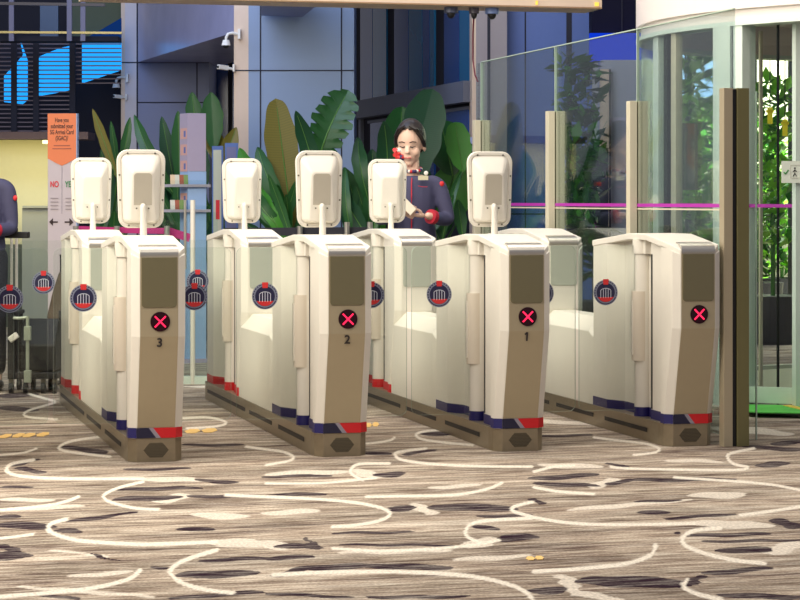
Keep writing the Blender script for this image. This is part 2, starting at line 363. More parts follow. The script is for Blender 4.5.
# ------------------------------------------------------------------ TURNSTILES
Y0 = 10.13; MLEN = 1.08; ROFF = 2.03; HY = .43; LEN = ROFF+MLEN+.02; GX = [.572, 1.447, 2.321, 3.194, 4.062]; HW = .124
def half_plan():
    return [(.089, 0), (HW, .028), (HW, .078), (.098, .092), (.098, .28), (.066, .30), (.066, .74), (HW-.004, .86), (HW-.004, MLEN)]
def plan(off=0, front=0, grow=0):
    h = half_plan(); r = [(x+grow, y+off+(front if i < 3 else 0)*(1 if i < 2 else .0)-(grow if i == 0 else 0)) for i, (x, y) in enumerate(h)]
    return r+[(-x, y) for x, y in r[::-1]]
def module(root, off, band_left, band_right, name):
    e = MB()
    def ztop(y):
        ys = [(-.10, .938), (-.055, .965), (.29, 1.013), (.53, 1.013), (MLEN+.005, .968)]
        for (a, za), (b, zb) in zip(ys, ys[1:]):
            if y <= b: return za+(zb-za)*max(0, (y-a)/(b-a))
        return .968
    e.loft([[(x, y, z) for x, y in plan(off, fr)] for z, fr in ((.108, 0), (.158, 0), (.58, -.1), (.92, -.1))]+[[(x, y, ztop(y-off)) for x, y in plan(off, -.1)]], WHITE)
    body = e.build(name, root, bevel=.004)
    # lid
    prof = [(-.100, .089, .958), (-.055, HW, .985), (.29, HW, 1.031), (.53, HW, 1.031), (MLEN+.005, HW, .986)]
    e = MB(); e.loft([[(-w, y+off, z-.032), (-w, y+off, z), (w, y+off, z), (w, y+off, z-.032)] for y, w, z in prof], ROOFM)
    e.build('lid', body, bevel=.004, label='cream gabled lid')
    # rounded metal nose
    pr = [(-.102, .94), (-.1045, .957), (-.099, .973), (-.082, .986), (-.050, .993), (-.03, .9965), (-.03, .98), (-.09, .94)]
    e = MB(); e.prismX([(y+off, z) for y, z in pr], -.087, .087, SILVER); e.build('nose_trim', body, smooth=True, label='satin metal nose trim')
    # face plate
    pr = [(-.102, .942), (-.102, .58), (-.003, .158), (.004, .158), (-.095, .58), (-.095, .942)]
    e = MB(); e.prismX([(y+off, z) for y, z in pr], -.0865, .0865, CHAMP if off == 0 else WHITE)
    e.build('face_plate', body, label='champagne coloured face plate' if off == 0 else 'pale face plate')
    e = MB(); e.prismY(rrect(-.080, .080, .712, .940, .014, rs=(.016, .016, .002, .002)), off-.106, off-.101, DKPANEL if off == 0 else GYPANEL)
    e.build('display_panel', body, bevel=.0015, label='smoked display panel' if off == 0 else 'pale grey display panel')
    if off == 0:
        e = MB(); e.cylY(.004, .648, .045, off-.1065, off-.101, DISC, 36)
        for s in (-1, 1):
            d = .0245
            e.obox((.004-d, off-.1085, .648-s*d), (.004+d, off-.1085, .648+s*d), .003, .0068, XRED, up=Vector((0, 0, 1)))
        e.build('status_light', body, label='round status light with a red cross')
    # kick bands
    z0, z1 = .110, .157
    e = MB(); P = plan(off, 0, .0015)
    n = len(half_plan())
    for i in range(n-1):
        a, b = P[i], P[i+1]; e.add([(*a, z0), (*b, z0), (*b, z1), (*a, z1)], [(0, 1, 2, 3)], band_right)
        a, b = P[2*n-1-i], P[2*n-2-i]; e.add([(*a, z0), (*b, z0), (*b, z1), (*a, z1)], [(0, 1, 2, 3)], band_left if i > 1 or off else NAVY)
    y = off-.0045
    dk = NAVYD if band_left is NAVY else RED
    e.add([(-.0905, y, z0), (.0, y, z0), (-.034, y, z1), (-.0905, y, z1)], [(0, 1, 2, 3)], dk)
    e.add([(0, y, z0), (.022, y, z0), (-.014, y, z1), (-.034, y, z1)], [(0, 1, 2, 3)], SLASH)
    e.add([(.022, y, z0), (.0905, y, z0), (.0905, y, z1), (-.014, y, z1)], [(0, 1, 2, 3)], RED)
    e.build('kick_band', body, label='navy and red kick band' if off == 0 else 'red kick band')
    # hinge columns, sleeves, slot
    for s in (-1, 1):
        c = (s*.084, off+HY)
        e = MB(); e.cyl(c, .043, .108, .94, WHITE, 28); e.cyl(c, .0445, .109, .157, band_left if s < 0 else band_right, 28)
        e.cyl(c, .052, .93, 1.0, WHITE, 28)
        e.box(min(s*.06, s*.1), max(s*.06, s*.1), off+HY-.08, off+HY+.08, .93, 1.0, WHITE)
        e.box(min(s*.0990, s*.09), max(s*.0990, s*.09), off+.255, off+.275, .16, .93, BLACK)
        e.build('hinge_column', body, smooth=True)
        e = MB(); e.prism([(c[0]+s*.014+.044*math.cos(a*PI/12), c[1]+.044*math.sin(a*PI/12)) for a in range(24)], .39, .74, mat('sleeve_paint', (214, 204, 188), .42))
        e.build('hinge_sleeve', body, smooth=True)
def sticker_mesh(m, x, y, z, R, side):
    def disc(r, yy, mt, z0=-9, z1=9, n=36):
        pts = [(x+r*math.cos(2*PI*i/n), z+max(z0, min(z1, r*math.sin(2*PI*i/n)))) for i in range(n)]
        m.add([(px, yy, pz) for px, pz in pts], [tuple(range(n))], mt)
    q = -side*.0004
    disc(R, y, ST_RING); disc(R*.93, y-q, ST_NAVY); disc(R*.86, y-2*q, ST_RING); disc(R*.76, y-3*q, ST_NAVY); disc(R*.74, y-4*q, ST_RED, z1=-R*.36)
    for i in range(18):
        a = -PI*.12+i*(PI*1.24)/17; r = R*.9
        c = (x+r*math.cos(a), z+r*math.sin(a)); h = R*.022
        m.add([(c[0]-h, y-5*q, c[1]-h), (c[0]+h, y-5*q, c[1]-h), (c[0]+h, y-5*q, c[1]+h), (c[0]-h, y-5*q, c[1]+h)], [(0, 1, 2, 3)], ST_WHITE)
    for k in (-.42, -.2, 0, .2, .42):
        top = .3 if abs(k) < .3 else .12
        m.add([(x+R*(k-.025), y-5*q, z-R*.42), (x+R*(k+.025), y-5*q, z-R*.42), (x+R*(k+.025), y-5*q, z+R*top), (x+R*(k-.025), y-5*q, z+R*top)], [(0, 1, 2, 3)], ST_WHITE)
    pts = [(x+R*.46*math.cos(a*PI/10), z+R*.1+R*.26*math.sin(a*PI/10)) for a in range(11)]; pt2 = [(x+R*.41*math.cos(a*PI/10), z+R*.1+R*.21*math.sin(a*PI/10)) for a in range(11)]
    for i in range(10):
        m.add([(pts[i][0], y-5*q, pts[i][1]), (pts[i+1][0], y-5*q, pts[i+1][1]), (pt2[i+1][0], y-5*q, pt2[i+1][1]), (pt2[i][0], y-5*q, pt2[i][1])], [(0, 1, 2, 3)], ST_WHITE)
    a, b = .62, 1.05
    m.add([(x-R*.2, y-6*q, z+R*a), (x+R*.2, y-6*q, z+R*a), (x+R*.24, y-6*q, z+R*b), (x-R*.24, y-6*q, z+R*b)], [(0, 1, 2, 3)], ST_RED)
def leaf(root, off, s):
    x0, x1 = sorted((s*.126, s*.424)); yc = off+HY
    rs = (.035, .006, .006, .035) if s < 0 else (.006, .035, .035, .006)
    e = MB(); poly = rrect(x0, x1, .142, .972, .03, rs=rs)
    n = len(poly); v = [(x, yc-.005, z) for x, z in poly]+[(x, yc+.005, z) for x, z in poly]
    e.add(v, [tuple(range(n)), tuple(range(n, 2*n))[::-1]], GL)
    e.add(v, [(j, (j+1) % n, n+(j+1) % n, n+j) for j in range(n)], GLE)
    g = e.build('glass_flap', root)
    k = MB(); sticker_mesh(k, -.285 if s < 0 else .245, yc-.007, .735, .064, -1); st = k.build('round_sticker', g, label='round navy and red sticker')
    k = MB(); k.box(min(s*.125, s*.146), max(s*.125, s*.146), yc-.012, yc+.012, .42, .70, WHITE); k.build('glass_clamp', g)
    return g
def scanner(root, off, grey):
    e = MB()
    z0, z1 = 1.066, 1.438; yc = off+.50
    def ring(ins, y, top=.117, bot=.107, zz0=z0, zz1=z1, r=.05):
        pts = rrect(-1, 1, zz0+ins, zz1-ins, max(r-ins, .004), 6)
        out = []
        R = max(r-ins, .004)
        for x, z in rrect(-.117+ins, .117-ins, zz0+ins, zz1-ins, R, 6):
            t = (z-zz0)/(zz1-zz0); k = bot/top+(1-bot/top)*min(1, t*1.3); crown = 0
            if z > zz1-ins-.06: crown = .006*(1-(x/.117)**2)
            out.append((x*k, y, z+crown))
        return out
    def inner(ins, y, ytop):
        out = []
        for x, z in rrect(-.050+ins, .050-ins, 1.100+ins, 1.335-ins, .016, 6):
            out.append((x*(1+.22*max(0, (1.175-z)/.075)), y+(ytop-y)*(z-1.1)/.235, z))
        return out
    e.loft([ring(.004, yc+.022), ring(0, yc+.016), ring(0, yc+.004), ring(.003, yc-.002), ring(.016, yc-.0035), ring(.021, yc+.001),
            inner(-.004, yc-.046, yc-.062), inner(.003, yc-.050, yc-.066)], WHITE)
    sh = e.build('face_scanner', root, smooth=True, label='white face scanner on a short stalk')
    e = MB(); pts = [(x, y-.0012, z) for x, y, z in inner(.007, yc-.050, yc-.066)]
    pl = []
    for x, y, z in pts:
        z = max(z, 1.176); pl.append((max(-.043, min(.043, x)), yc-.050-.016*(z-1.1)/.235-.0018, z))
    b = [(x, y+.006, z) for x, y, z in pl]
    e.loft([b, pl], PGREY if grey else ROOFM); e.build('back_plate', sh, label='back plate with grey shade in its colour' if grey else 'white back plate')  # front plates have their shade put into the colour
    e = MB(); e.cyl((0, yc-.076), .0175, 1.0, 1.165, WHITE, 18, r1=.014); e.ball((0, yc-.066, 1.165), .0142, .024, .02, WHITE, 18, 10); e.build('stalk', sh, smooth=True)
    e = MB()
    for x, z in ((-.066, 1.424), (.066, 1.424), (-.105, 1.32), (.105, 1.32), (-.102, 1.2), (.102, 1.2), (-.060, 1.078), (.060, 1.078)): e.cylY(x, z, .0045, yc-.0055, yc, SCREW, 10)
    for x in (-.03, .028): e.cylY(x, 1.16, .004, yc-.0575, yc-.045, SCREW, 10)
    e.build('screw', sh)['kind'] = 'stuff'
    e = MB(); e.prismY(rrect(-.1, .1, 1.1, 1.43, .02), yc+.018, yc+.0235, BLACK); e.build('screen', sh, label='black glass screen')
def turnstile(label):
    root = thing('turnstile', (0, Y0, 0), label, 'turnstile', group='airport lane turnstiles')
    e = MB()
    e.loft([[(x, y, z) for x, y in [(.089, 0), (HW, .045), (HW+.004, .1), (HW+.006, LEN), (-HW-.006, LEN), (-HW-.004, .1), (-HW, .045), (-.089, 0)]] for z in (0, .110)], STEEL)
    pl = e.build('plinth', root, bevel=.002, label='brushed steel plinth')
    e = MB()
    hx = [(.0585*math.cos(a)*1.0, .054+.034*math.sin(a)/math.sin(PI/3)*1.0) for a in [i*PI/3 for i in range(6)]]
    e.prismY(hx, -.0012, .002, mat('perforated_steel', (92, 82, 62), .6))
    for i in range(-7, 8):
        for j in range(-4, 5):
            x = i*.0072+(.0036 if j % 2 else 0); z = .054+j*.0068
            if abs(x) < .056-abs(z-.054)*.75: e.cylY(x, z, .0021, -.002, .0, BLACK, 6)
    e.build('speaker_grille', pl, label='hexagonal perforated grille')
    for s in (-1, 1):
        for y in (.25, 1.05, 1.8, 2.42):
            e = MB(); e.prismX([(y, .047), (y+.62, .047), (y+.62, .068), (y, .068)], s*(HW+.0055), s*(HW+.0072), BLACK); e.build('vent_slot', pl)
    module(root, 0, NAVY, RED, 'front_cabinet')
    module(root, ROFF, RED, RED, 'rear_cabinet')
    e = MB()
    sec = [(-HW+.002, .108), (-HW+.002, .497), (-.062, .572), (.062, .572), (HW-.002, .497), (HW-.002, .108)]
    e.loft([[(x*k, y, z if z < .2 else z-dz) for x, z in sec] for y, k, dz in ((MLEN+.002, .93, .035), (MLEN+.07, 1, 0), (ROFF+.005, 1, 0))], WHITE)
    e.build('reader_housing', root, bevel=.004, label='low cream reader housing between the cabinets')
    for off in (0, ROFF):
        for s in (-1, 1): leaf(root, off, s)
    return root
labels = [('3', 'cream lane turnstile numbered 3, leftmost with face scanners'), ('2', 'cream lane turnstile numbered 2 between turnstiles 3 and 1'),
          ('1', 'cream lane turnstile numbered 1 with face scanners'), (None, 'cream lane turnstile without number or face scanners beside the bronze post')]
T0 = turnstile('x')
roots = [copy_tree(T0) for _ in range(4)]
seq = [(roots[0], 1, labels[0]), (roots[1], 2, labels[1]), (roots[2], 3, labels[2]), (roots[3], 4, labels[3]), (T0, 0, (None, 'turnstile cut off by the frame, only its glass flap and sticker show at far left'))]
NUMM = mat('number_ink', (40, 34, 36), .6)
for r, gi, (num, lab) in seq:
    r.location.x = GX[gi]; r['label'] = lab
    if gi < 4:
        scanner(r, 0, True); scanner(r, ROFF+.07, False)
    if num:
        fc = [c for c in r.children if c.name.startswith('front_cabinet')][0]
        text(num, .058, (.002, -.0965, .534), NUMM, 'lane_number', fc, rot=(PI/2+.23, 0, 0), bold=.0012)
        if num == '1':
            e = MB(); e.obox((-.0085, -.1000, .563), (.0035, -.1012, .574), .0016, .0065, NUMM); e.build('number_flag', fc)
    if gi == 4:   # no flap can open into the glass screen on this side
        for c in list(r.children):
            if c.name.startswith('glass_flap') and sum(v.co.x for v in c.data.vertices) > 0:
                for k in list(c.children): bpy.data.objects.remove(k)
                bpy.data.objects.remove(c)

# ------------------------------------------------------------------ GLASS SCREEN beside turnstile (plane X = 4.26)
PX = 4.272
scr = thing('glass_screen', (PX, 10.13, 0), 'tall clear glass screen with magenta stripe running back from the bronze post', 'glass screen')
def local(e, name, root, **k):
    o = e.build(name, root, **k); o.matrix_parent_inverse = Matrix.Translation(root.location).inverted(); return o
posts = []
for px in (735, 637, 555, 481):
    dd = atX(px, PX); p = at(px, 200, dd); posts.append(p.y)
for i in range(3):
    ya, yb = posts[i], posts[i+1]
    e = MB(); e.box(PX-.006, PX+.006, ya+.012, yb-.012, .04, 2.13, GLT)
    g = local(e, 'glass_pane', scr, label='tall teal tinted glass pane')
    e = MB(); e.box(PX-.007, PX+.007, ya+.012, yb-.012, 2.13, 2.136, GLE); e.box(PX-.007, PX+.007, yb-.018, yb-.010, .04, 2.13, GLE); local(e, 'glass_rim', scr)
    e = MB(); e.box(PX-.009, PX-.0065, ya+.012, yb-.012, 1.163, 1.181, MAGENTA); e.box(PX-.009, PX-.0065, ya+.012, yb-.012, 1.148, 1.156, ALU); local(e, 'safety_stripe', scr, label='magenta and beige safety stripe')
# one more pane past the last post
e = MB(); e.box(PX-.006, PX+.006, posts[3]+.012, posts[3]+.1, .04, 2.13, GLT); local(e, 'glass_pane', scr)
for i, y in enumerate(posts):
    if i == 0:
        e = MB(); e.box(PX-.066, PX-.020, y-.02, y+.04, 0, 1.745, ALUL); e.box(PX-.020, PX+.004, y-.008, y+.04, 0, 1.74, BLACK); e.box(PX+.004, PX+.066, y-.02, y+.04, 0, 1.745, ALUD)
        local(e, 'bronze_post', scr, bevel=.002, label='dark bronze clamping post')
    else:
        e = MB(); e.box(PX-.052, PX-.010, y-.03, y+.03, 0, 1.74, ALU); e.box(PX-.010, PX-.002, y-.02, y+.03, 0, 1.735, ALUD); e.box(PX-.002, PX+.052, y-.03, y+.03, 0, 1.74, ALU)
        local(e, 'post', scr, bevel=.002, label='pale champagne clamping post')
e = MB(); e.box(PX+.066, PX+.145, 10.15, 10.162, .02, 1.735, GLC); e.box(PX+.145, PX+.15, 10.15, 10.162, .02, 1.735, GLE); local(e, 'return_pane', scr)

# ------------------------------------------------------------------ REVOLVING DOOR DRUM
DC = at(400+3.63/14.0*F, 200, 14.0); DR = 2.1
drum = thing('revolving_door', (DC.x, DC.y, 0), 'white drum of a curved glass revolving door behind the glass screen', 'revolving door')
def pol(r, deg):   # 0 deg = towards the camera, negative = to the left
    a = math.radians(deg); v = -FW*math.cos(a)+RT*math.sin(a); return v*r
def arc_band(m, r0, r1, a0, a1, z0, z1, mt, n=24):
    rings = []
    for i in range(n+1):
        a = a0+(a1-a0)*i/n; p, q = pol(r0, a), pol(r1, a)
        rings.append([(p.x, p.y, z0), (q.x, q.y, z0), (q.x, q.y, z1), (p.x, p.y, z1)])
    m.loft(rings, mt)
def dl(e, name, **k): return e.build(name, drum, **k)
e = MB(); arc_band(e, DR-.12, DR+.03, -180, 180, 2.2, 2.225, DRUMF, 64); arc_band(e, DR-.1, DR, -180, 180, 2.225, 2.295, DRUMW, 64); arc_band(e, DR-.12, DR+.03, -180, 180, 2.295, 3.4, DRUMW, 64)
arc_band(e, .02, DR-.1, -180, 180, 2.42, 2.45, DRUMW, 48)
dl(e, 'header', smooth=True, label='white curved header')
e = MB(); e.cyl((0, 0), DR+.12, 0, .014, mat('drum_curb', (206, 200, 184), .4), 72); e.cyl((0, 0), DR-.02, .014, .02, BLACK, 72); dl(e, 'floor_ring', label='pale metal floor ring')
e = MB(); e.cyl((0, 0), DR-.35, .02, .026, mat('drum_floor', (176, 170, 150), .5, noise=.1, nscale=5), 72); dl(e, 'inner_floor', label='beige inner floor')
e = MB(); GM = mat('green_mat', (92, 196, 80), .9, noise=.25, nscale=8)
def lp(px, d): q = at(px, 200, d)-DC; return (q.x, q.y)
e.prism([lp(738, 12.30), lp(760, 12.22), lp(900, 12.1), lp(900, 12.5), lp(738, 12.70)], .0265, .032, GM); dl(e, 'entrance_mat', label='bright green entrance mat')
YM = mat('yellow_line', (220, 190, 80), .8)
e = MB(); e.obox(lp(787, 12.62)+(.0335,), lp(812, 12.25)+(.0335,), .05, .003, YM); dl(e, 'mat_stripe')
# curved side glass, left
def ang(px):      # drum angle whose near surface is seen at pixel px
    best = None
    for k in range(-1200, 400):
        a = k/10; p = DC+pol(DR, a); d = p.dot(FW); l = p.dot(RT)
        if math.cos(math.radians(a)) < -.35: continue
        e_ = abs(400+F*l/d-px)
        if best is None or e_ < best[0]: best = (e_, a)
    return best[1]
a_l, a_post = ang(646), ang(718)
e = MB(); arc_band(e, DR-.012, DR, a_l-40, a_post, .03, 2.2, GLC, 30); dl(e, 'curved_glass', label='curved left glass wall')
e = MB(); arc_band(e, DR, DR+.003, a_l-40, a_post, 1.162, 1.18, MAGENTA, 30); dl(e, 'safety_stripe', label='magenta stripe on curved glass')
for px, w, mt in ((656, 1.4, DRUMF), (668, 1.5, BLACK), (674, .9, ALU)):
    a = ang(px); e = MB(); arc_band(e, DR-.04, DR+.004, a-w, a+w, .02, 2.2, mt, 3); dl(e, 'mullion')
a = ang(726); a2 = ang(744)
e = MB(); arc_band(e, DR-.1, DR+.03, ang(717), ang(733.5), .014, 2.205, DRUMF, 4); arc_band(e, DR-.05, DR+.01, ang(733.5), ang(736), .014, 2.205, BLACK, 2); arc_band(e, DR-.09, DR+.02, ang(736), ang(744.5), .014, 2.205, DRUMF, 3)
dl(e, 'door_jamb', label='broad mint white jamb')
e = MB(); p = pol(DR-.08, ang(668)); 
q0, q1 = ang(659), ang(677)
arc_band(e, DR-.14, DR-.05, q0, q1, 1.26, 1.66, mat('lock_grey', (120, 124, 112), .4, .4), 4); dl(e, 'lock_case', label='grey lock case')
e = MB()
for px in (684, 697, 708): a = ang(px); arc_band(e, DR-.4, DR-.38, a-.25, a+.25, .02, 2.2, ALU, 2)
dl(e, 'inner_rail')
# inner wing doors
e = MB(); arc_band(e, .55, .565, -180, 180, .05, 2.3, GLC, 30); dl(e, 'core_glass', label='clear glass core')
for k, adeg in enumerate((-38, 82, 202)):
    p0, p1 = pol(.56, adeg), pol(1.66, adeg); n_ = (p1-p0).normalized()
    e = MB(); e.obox((p0.x, p0.y, 1.16), (p1.x, p1.y, 1.16), .012, 2.05, GLC); w = dl(e, 'wing_glass', label='glass wing of the revolving door')
    e = MB(); e.obox((p0.x, p0.y, .085), (p1.x, p1.y, .085), .045, .11, DRUMF); e.obox((p0.x, p0.y, 2.2), (p1.x, p1.y, 2.2), .045, .09, DRUMF)
    e.obox((p0.x, p0.y, .04), (p0.x, p0.y, 2.24), .05, .05, DRUMF); e.obox((p1.x, p1.y, .04), (p1.x, p1.y, 2.24), .04, .04, ALU); e.build('wing_frame', w)
# inner front glass, seen right of the bronze post
e = MB(); P0, P1 = at(747, 200, 12.75)-DC, at(900, 200, 12.4)-DC
e.obox((P0.x, P0.y, 1.16), (P1.x, P1.y, 1.16), .012, 2.1, GLC); dl(e, 'entrance_glass', label='glass of the entrance leaf')
e = MB(); e.obox((P0.x, P0.y, .085), (P1.x, P1.y, .085), .05, .09, DRUMF); dl(e, 'bottom_rail', label='white bottom rail')
e = MB(); off = -FW*.01; e.obox((P0.x+off.x, P0.y+off.y, 1.167), (P1.x+off.x, P1.y+off.y, 1.167), .006, .02, MAGENTA); dl(e, 'safety_stripe')
e = MB(); q = at(798, 200, 12.6)-DC; e.obox((q.x, q.y, .03), (q.x, q.y, 2.25), .05, .05, DRUMF); q = at(778, 200, 12.7)-DC; e.obox((q.x, q.y, .03), (q.x, q.y, 2.25), .012, .012, BLACK); dl(e, 'inner_mullion')
# downlight in the drum ceiling
e = MB(); q = at(778, 200, 12.6)-DC; e.cyl((q.x, q.y), .07, 2.405, 2.418, emis('warm_lamp', (255, 244, 205), 6), 20); dl(e, 'downlight', label='small warm downlight')
# pedestrian sign stuck to the entrance glass
SGN = mat('sign_white', (226, 228, 216), .5); GRN = mat('tick_green', (50, 140, 60), .5)
e = MB(); q = at(792.5, 172, 12.55)
e.box(-.063, .063, -.004, 0, -.062, .062, SGN)
o = thing('door_sign', q, 'small white sign with green tick and walking figure on the door glass', 'sign', -TH)
e.build('sign_plate', o)
e = MB(); e.obox((-.05, -.006, .0), (-.042, -.006, -.012), .002, .006, GRN); e.obox((-.042, -.006, -.012), (-.024, -.006, .012), .002, .006, GRN); e.build('tick_mark', o, label='green tick')
e = MB(); K = BLACK
e.cylY(.012, .022, .005, -.006, -.0045, K, 12)
for a, b in (((.012, .016), (.012, -.006)), ((.012, -.006), (.003, -.024)), ((.012, -.006), (.021, -.024)), ((.012, .012), (.002, .0)), ((.012, .012), (.023, .002))):
    e.obox((a[0], -.0055, a[1]), (b[0], -.0055, b[1]), .002, .004, K)
for a, b in (((-.012, -.034), (.046, -.034)), ((-.012, .038), (.046, .038)), ((-.012, -.034), (-.012, .038)), ((.046, -.034), (.046, .038))): e.obox((a[0], -.0055, a[1]), (b[0], -.0055, b[1]), .001, .0015, PGREY)
e.build('walking_figure', o, label='black walking figure pictogram')

# ------------------------------------------------------------------ BACKGROUND ARCHITECTURE
CLAD = mat('blue_cladding', (128, 148, 178), .5, noise=.05, nscale=1)
CLADL = mat('pale_cladding', (196, 190, 196), .5); CLADW = mat('warm_edge', (214, 190, 168), .5)
CLADB = mat('bright_blue_cladding', (84, 110, 176), .5)
JOINT = mat('dark_joint', (28, 30, 48), .7)
DARK = mat('dark_interior', (18, 18, 34), .8)
BLUEWIN = mat('blue_window', (30, 66, 128), .2, 0, .8, noise=.3, nscale=.7)
BLUEWIN2 = mat('teal_window', (24, 96, 136), .2, 0, .8, noise=.2, nscale=.7)
def quadbox(m, pts, depth, mt):     # a slab whose front face goes through 4 points (bottom-left, bottom-right, top-right, top-left)
    P = [Vector(p) for p in pts]; n = (P[1]-P[0]).cross(P[3]-P[0]).normalized()
    if n.dot(FW) < 0: n = -n
    m.add([tuple(p) for p in P]+[tuple(p+n*depth) for p in P], [(0,1,2,3), (7,6,5,4), (0,4,5,1), (1,5,6,2), (2,6,7,3), (3,7,4,0)], mt)
def pillar(name, x0, x1, d, parts, joints_v, joints_h, depth=1.0, ztop=5):
    e = MB()
    for a, b, mt in parts:
        p0, p1 = at(a, 200, d), at(b, 200, d)
        quadbox(e, [(p0.x, p0.y, 0), (p1.x, p1.y, 0), (p1.x, p1.y, ztop), (p0.x, p0.y, ztop)], depth, mt)
    f = -FW*.004
    for x, w in joints_v:
        p0, p1 = at(x-w/2, 200, d)+f, at(x+w/2, 200, d)+f
        quadbox(e, [(p0.x, p0.y, 0), (p1.x, p1.y, 0), (p1.x, p1.y, ztop), (p0.x, p0.y, ztop)], .002, JOINT)
    for y, xa, xb in joints_h:
        p0, p1, p2, p3 = at(xa, y+.6, d)+f, at(xb, y+.6, d)+f, at(xb, y-.6, d)+f, at(xa, y-.6, d)+f
        quadbox(e, [p0, p1, p2, p3], .002, JOINT)
    return struct(e, name)
pillar('pillar_center', 234, 354, 20, [(234, 248.5, CLADW), (248.5, 354, CLAD)], [(260.5, 1.4), (341.5, 1.4)], [(70.5, 234, 354), (-60, 234, 354), (200, 234, 354)], 1.1)  # warm left strip: light from the left put into the colour
pillar('pillar_left', 121, 209, 25, [(121, 125, CLADW), (125, 137, CLADL), (137, 209, mat('grey_cladding', (116, 124, 158), .5))], [(137.3, 1.6), (197, 1.2)], [(62.5, 121, 209), (102.5, 137, 209), (230, 121, 209)], 1.3)
e = MB(); p0, p1 = at(209, 200, 26), at(236, 200, 26); quadbox(e, [(p0.x, p0.y, 0), (p1.x, p1.y, 0), (p1.x, p1.y, 5), (p0.x, p0.y, 5)], .1, BLUEWIN)
for x, w in ((210, 5), (230, 4)):
    a, b = at(x-w/2, 200, 25.95), at(x+w/2, 200, 25.95); quadbox(e, [(a.x, a.y, 0), (b.x, b.y, 0), (b.x, b.y, 5), (a.x, a.y, 5)], .04, DARK)
struct(e, 'window_1')
# overhead beam with glossy face running from the left pillar towards the centre pillar
e = MB(); GB = mat('lavender_soffit', (164, 164, 196), .25, 0, .7, noise=.15, nscale=3)
a0, a1 = at(138, 62, 24.9), at(242, 22, 20.2)
q0 = a0.copy(); q1 = a1.copy(); q1.z = a0.z
e.add([tuple(a0), tuple(q1), (q1.x, q1.y, 5), (a0.x, a0.y, 5), (a0.x+1.0, a0.y+.5, a0.z), (q1.x+1.0, q1.y+.5, q1.z), (q1.x+1.0, q1.y+.5, 5), (a0.x+1.0, a0.y+.5, 5)],
      [(0,1,2,3), (7,6,5,4), (0,4,5,1), (1,5,6,2), (2,6,7,3), (3,7,4,0)], GB)
struct(e, 'beam_soffit')
# canopy soffit over the centre pillar
e = MB(); a0, a1, a2 = at(261, 15.5, 19.9), at(302, 17, 19.9), at(322, 8, 18.5)
z = a0.z; v = [tuple(a0), tuple(a1), (a2.x, a2.y, z), tuple(at(261, 0, 18.3).xy)+(z,)]
e.loft([[Vector(p) for p in v], [Vector((p[0], p[1], z+.3)) for p in v]], mat('soffit_blue', (124, 132, 176), .5)); struct(e, 'trim_1')
# right pillar and cladding
pillar('pillar_right', 472, 507, 19.4, [(472, 476, CLADW), (476, 507, mat('taupe_cladding', (150, 142, 146), .5))], [(488.8, 3)], [], .8)
pillar('wall_back', 507, 592, 19.6, [(507, 592, CLADB)], [(525.3, 1.4), (569, 5.5)], [(214, 507, 592)], .5)
# facade running back (plane X = 5.62)
FX = 5.62
def fx(px, z): d = atX(px, FX); p = at(px, 200, d); p.z = z; return p
e = MB()
def fpan(m, xa, xb, z0, z1, mt, off=0, th=.06):
    A, B_ = fx(xa, 0), fx(xb, 0); y0, y1 = sorted((A.y, B_.y))
    m.box(FX-off, FX-off+th, y0, y1, z0, z1, mt)
fpan(e, 340, 480, 0, 5, DARK, 0, .2)
LED = mat('ledge_grey', (104, 108, 122), .5)
fpan(e, 345, 476, 2.08, 2.27, LED, .12, .14)
for xa, xb, mt in ((362, 374, BLUEWIN), (374.5, 388, BLUEWIN2), (396, 410, BLUEWIN), (410.5, 424, BLUEWIN2), (424.5, 431, BLUEWIN), (431.5, 436, BLUEWIN2), (446, 461, BLUEWIN), (461.5, 472, BLUEWIN2)):
    fpan(e, xa, xb, 2.27, 5, mt, .02, .04)
for xa, xb in ((372, 400), (404, 436), (448, 470)): fpan(e, xa, xb, 1.3, 2.02, BLUEWIN, .02, .04); fpan(e, xa-2, xb+1, 2.02, 2.05, LED, .03, .04)
fpan(e, 362, 364, 0, 2.08, LED, .04, .05)
struct(e, 'wall_facade')
# lintel over the gates
e = MB(); LT = mat('lintel_beige', (214, 192, 170), .5)
r0 = at(602, 9, 15.5); zb = r0.z; e.box(r0.x-3.6, r0.x, r0.y, r0.y+.35, zb, zb+.5, LT); e.box(r0.x-3.6, r0.x, r0.y-.004, r0.y+.001, zb+.0, zb+.012, mat('lintel_edge', (150, 120, 90), .5))
struct(e, 'beam_lintel', bevel=.003)
EML = emis('small_lamp', (255, 205, 90), 1.5)
for px, lab, w in ((531, 'small amber lamp on the lintel between the cameras and its end', 2), (596, 'small amber lamp at the right end of the lintel', 4)):
    e = MB(); p = at(px, 4.5, r0.dot(FW)); p.y = r0.y; s_ = p.xy
    e.box(-w*.0035, w*.0035, -.012, 0, -.012, .014, EML); o = e.build('indicator_lamp', loc=(p.x, r0.y, p.z)); tag(o, lab, 'lamp', 'amber lamps on the lintel')
# dark upper wall, right
e = MB(); a, b = at(592, 200, 19), at(668, 200, 19)
quadbox(e, [(a.x, a.y, 2.45), (b.x, b.y, 2.45), (b.x, b.y, 5), (a.x, a.y, 5)], .3, mat('slate_wall', (26, 26, 44), .9, 0, .1)); 
for x in (622, 641):
    p0, p1 = at(x-.5, 200, 18.99), at(x+.5, 200, 18.99); quadbox(e, [(p0.x, p0.y, 2.45), (p1.x, p1.y, 2.45), (p1.x, p1.y, 5), (p0.x, p0.y, 5)], .004, JOINT)
struct(e, 'wall_upper')
e = MB(); a, b = at(590, 62, 18.82), at(662, 62, 18.82); c = at(590, 33, 18.82)
quadbox(e, [a, b, (b.x, b.y, c.z), (a.x, a.y, c.z)], .1, emis('blue_led', (14, 62, 225), .9)); o = e.build('light_strip'); tag(o, 'glowing blue light strip below the dark upper wall', 'light')
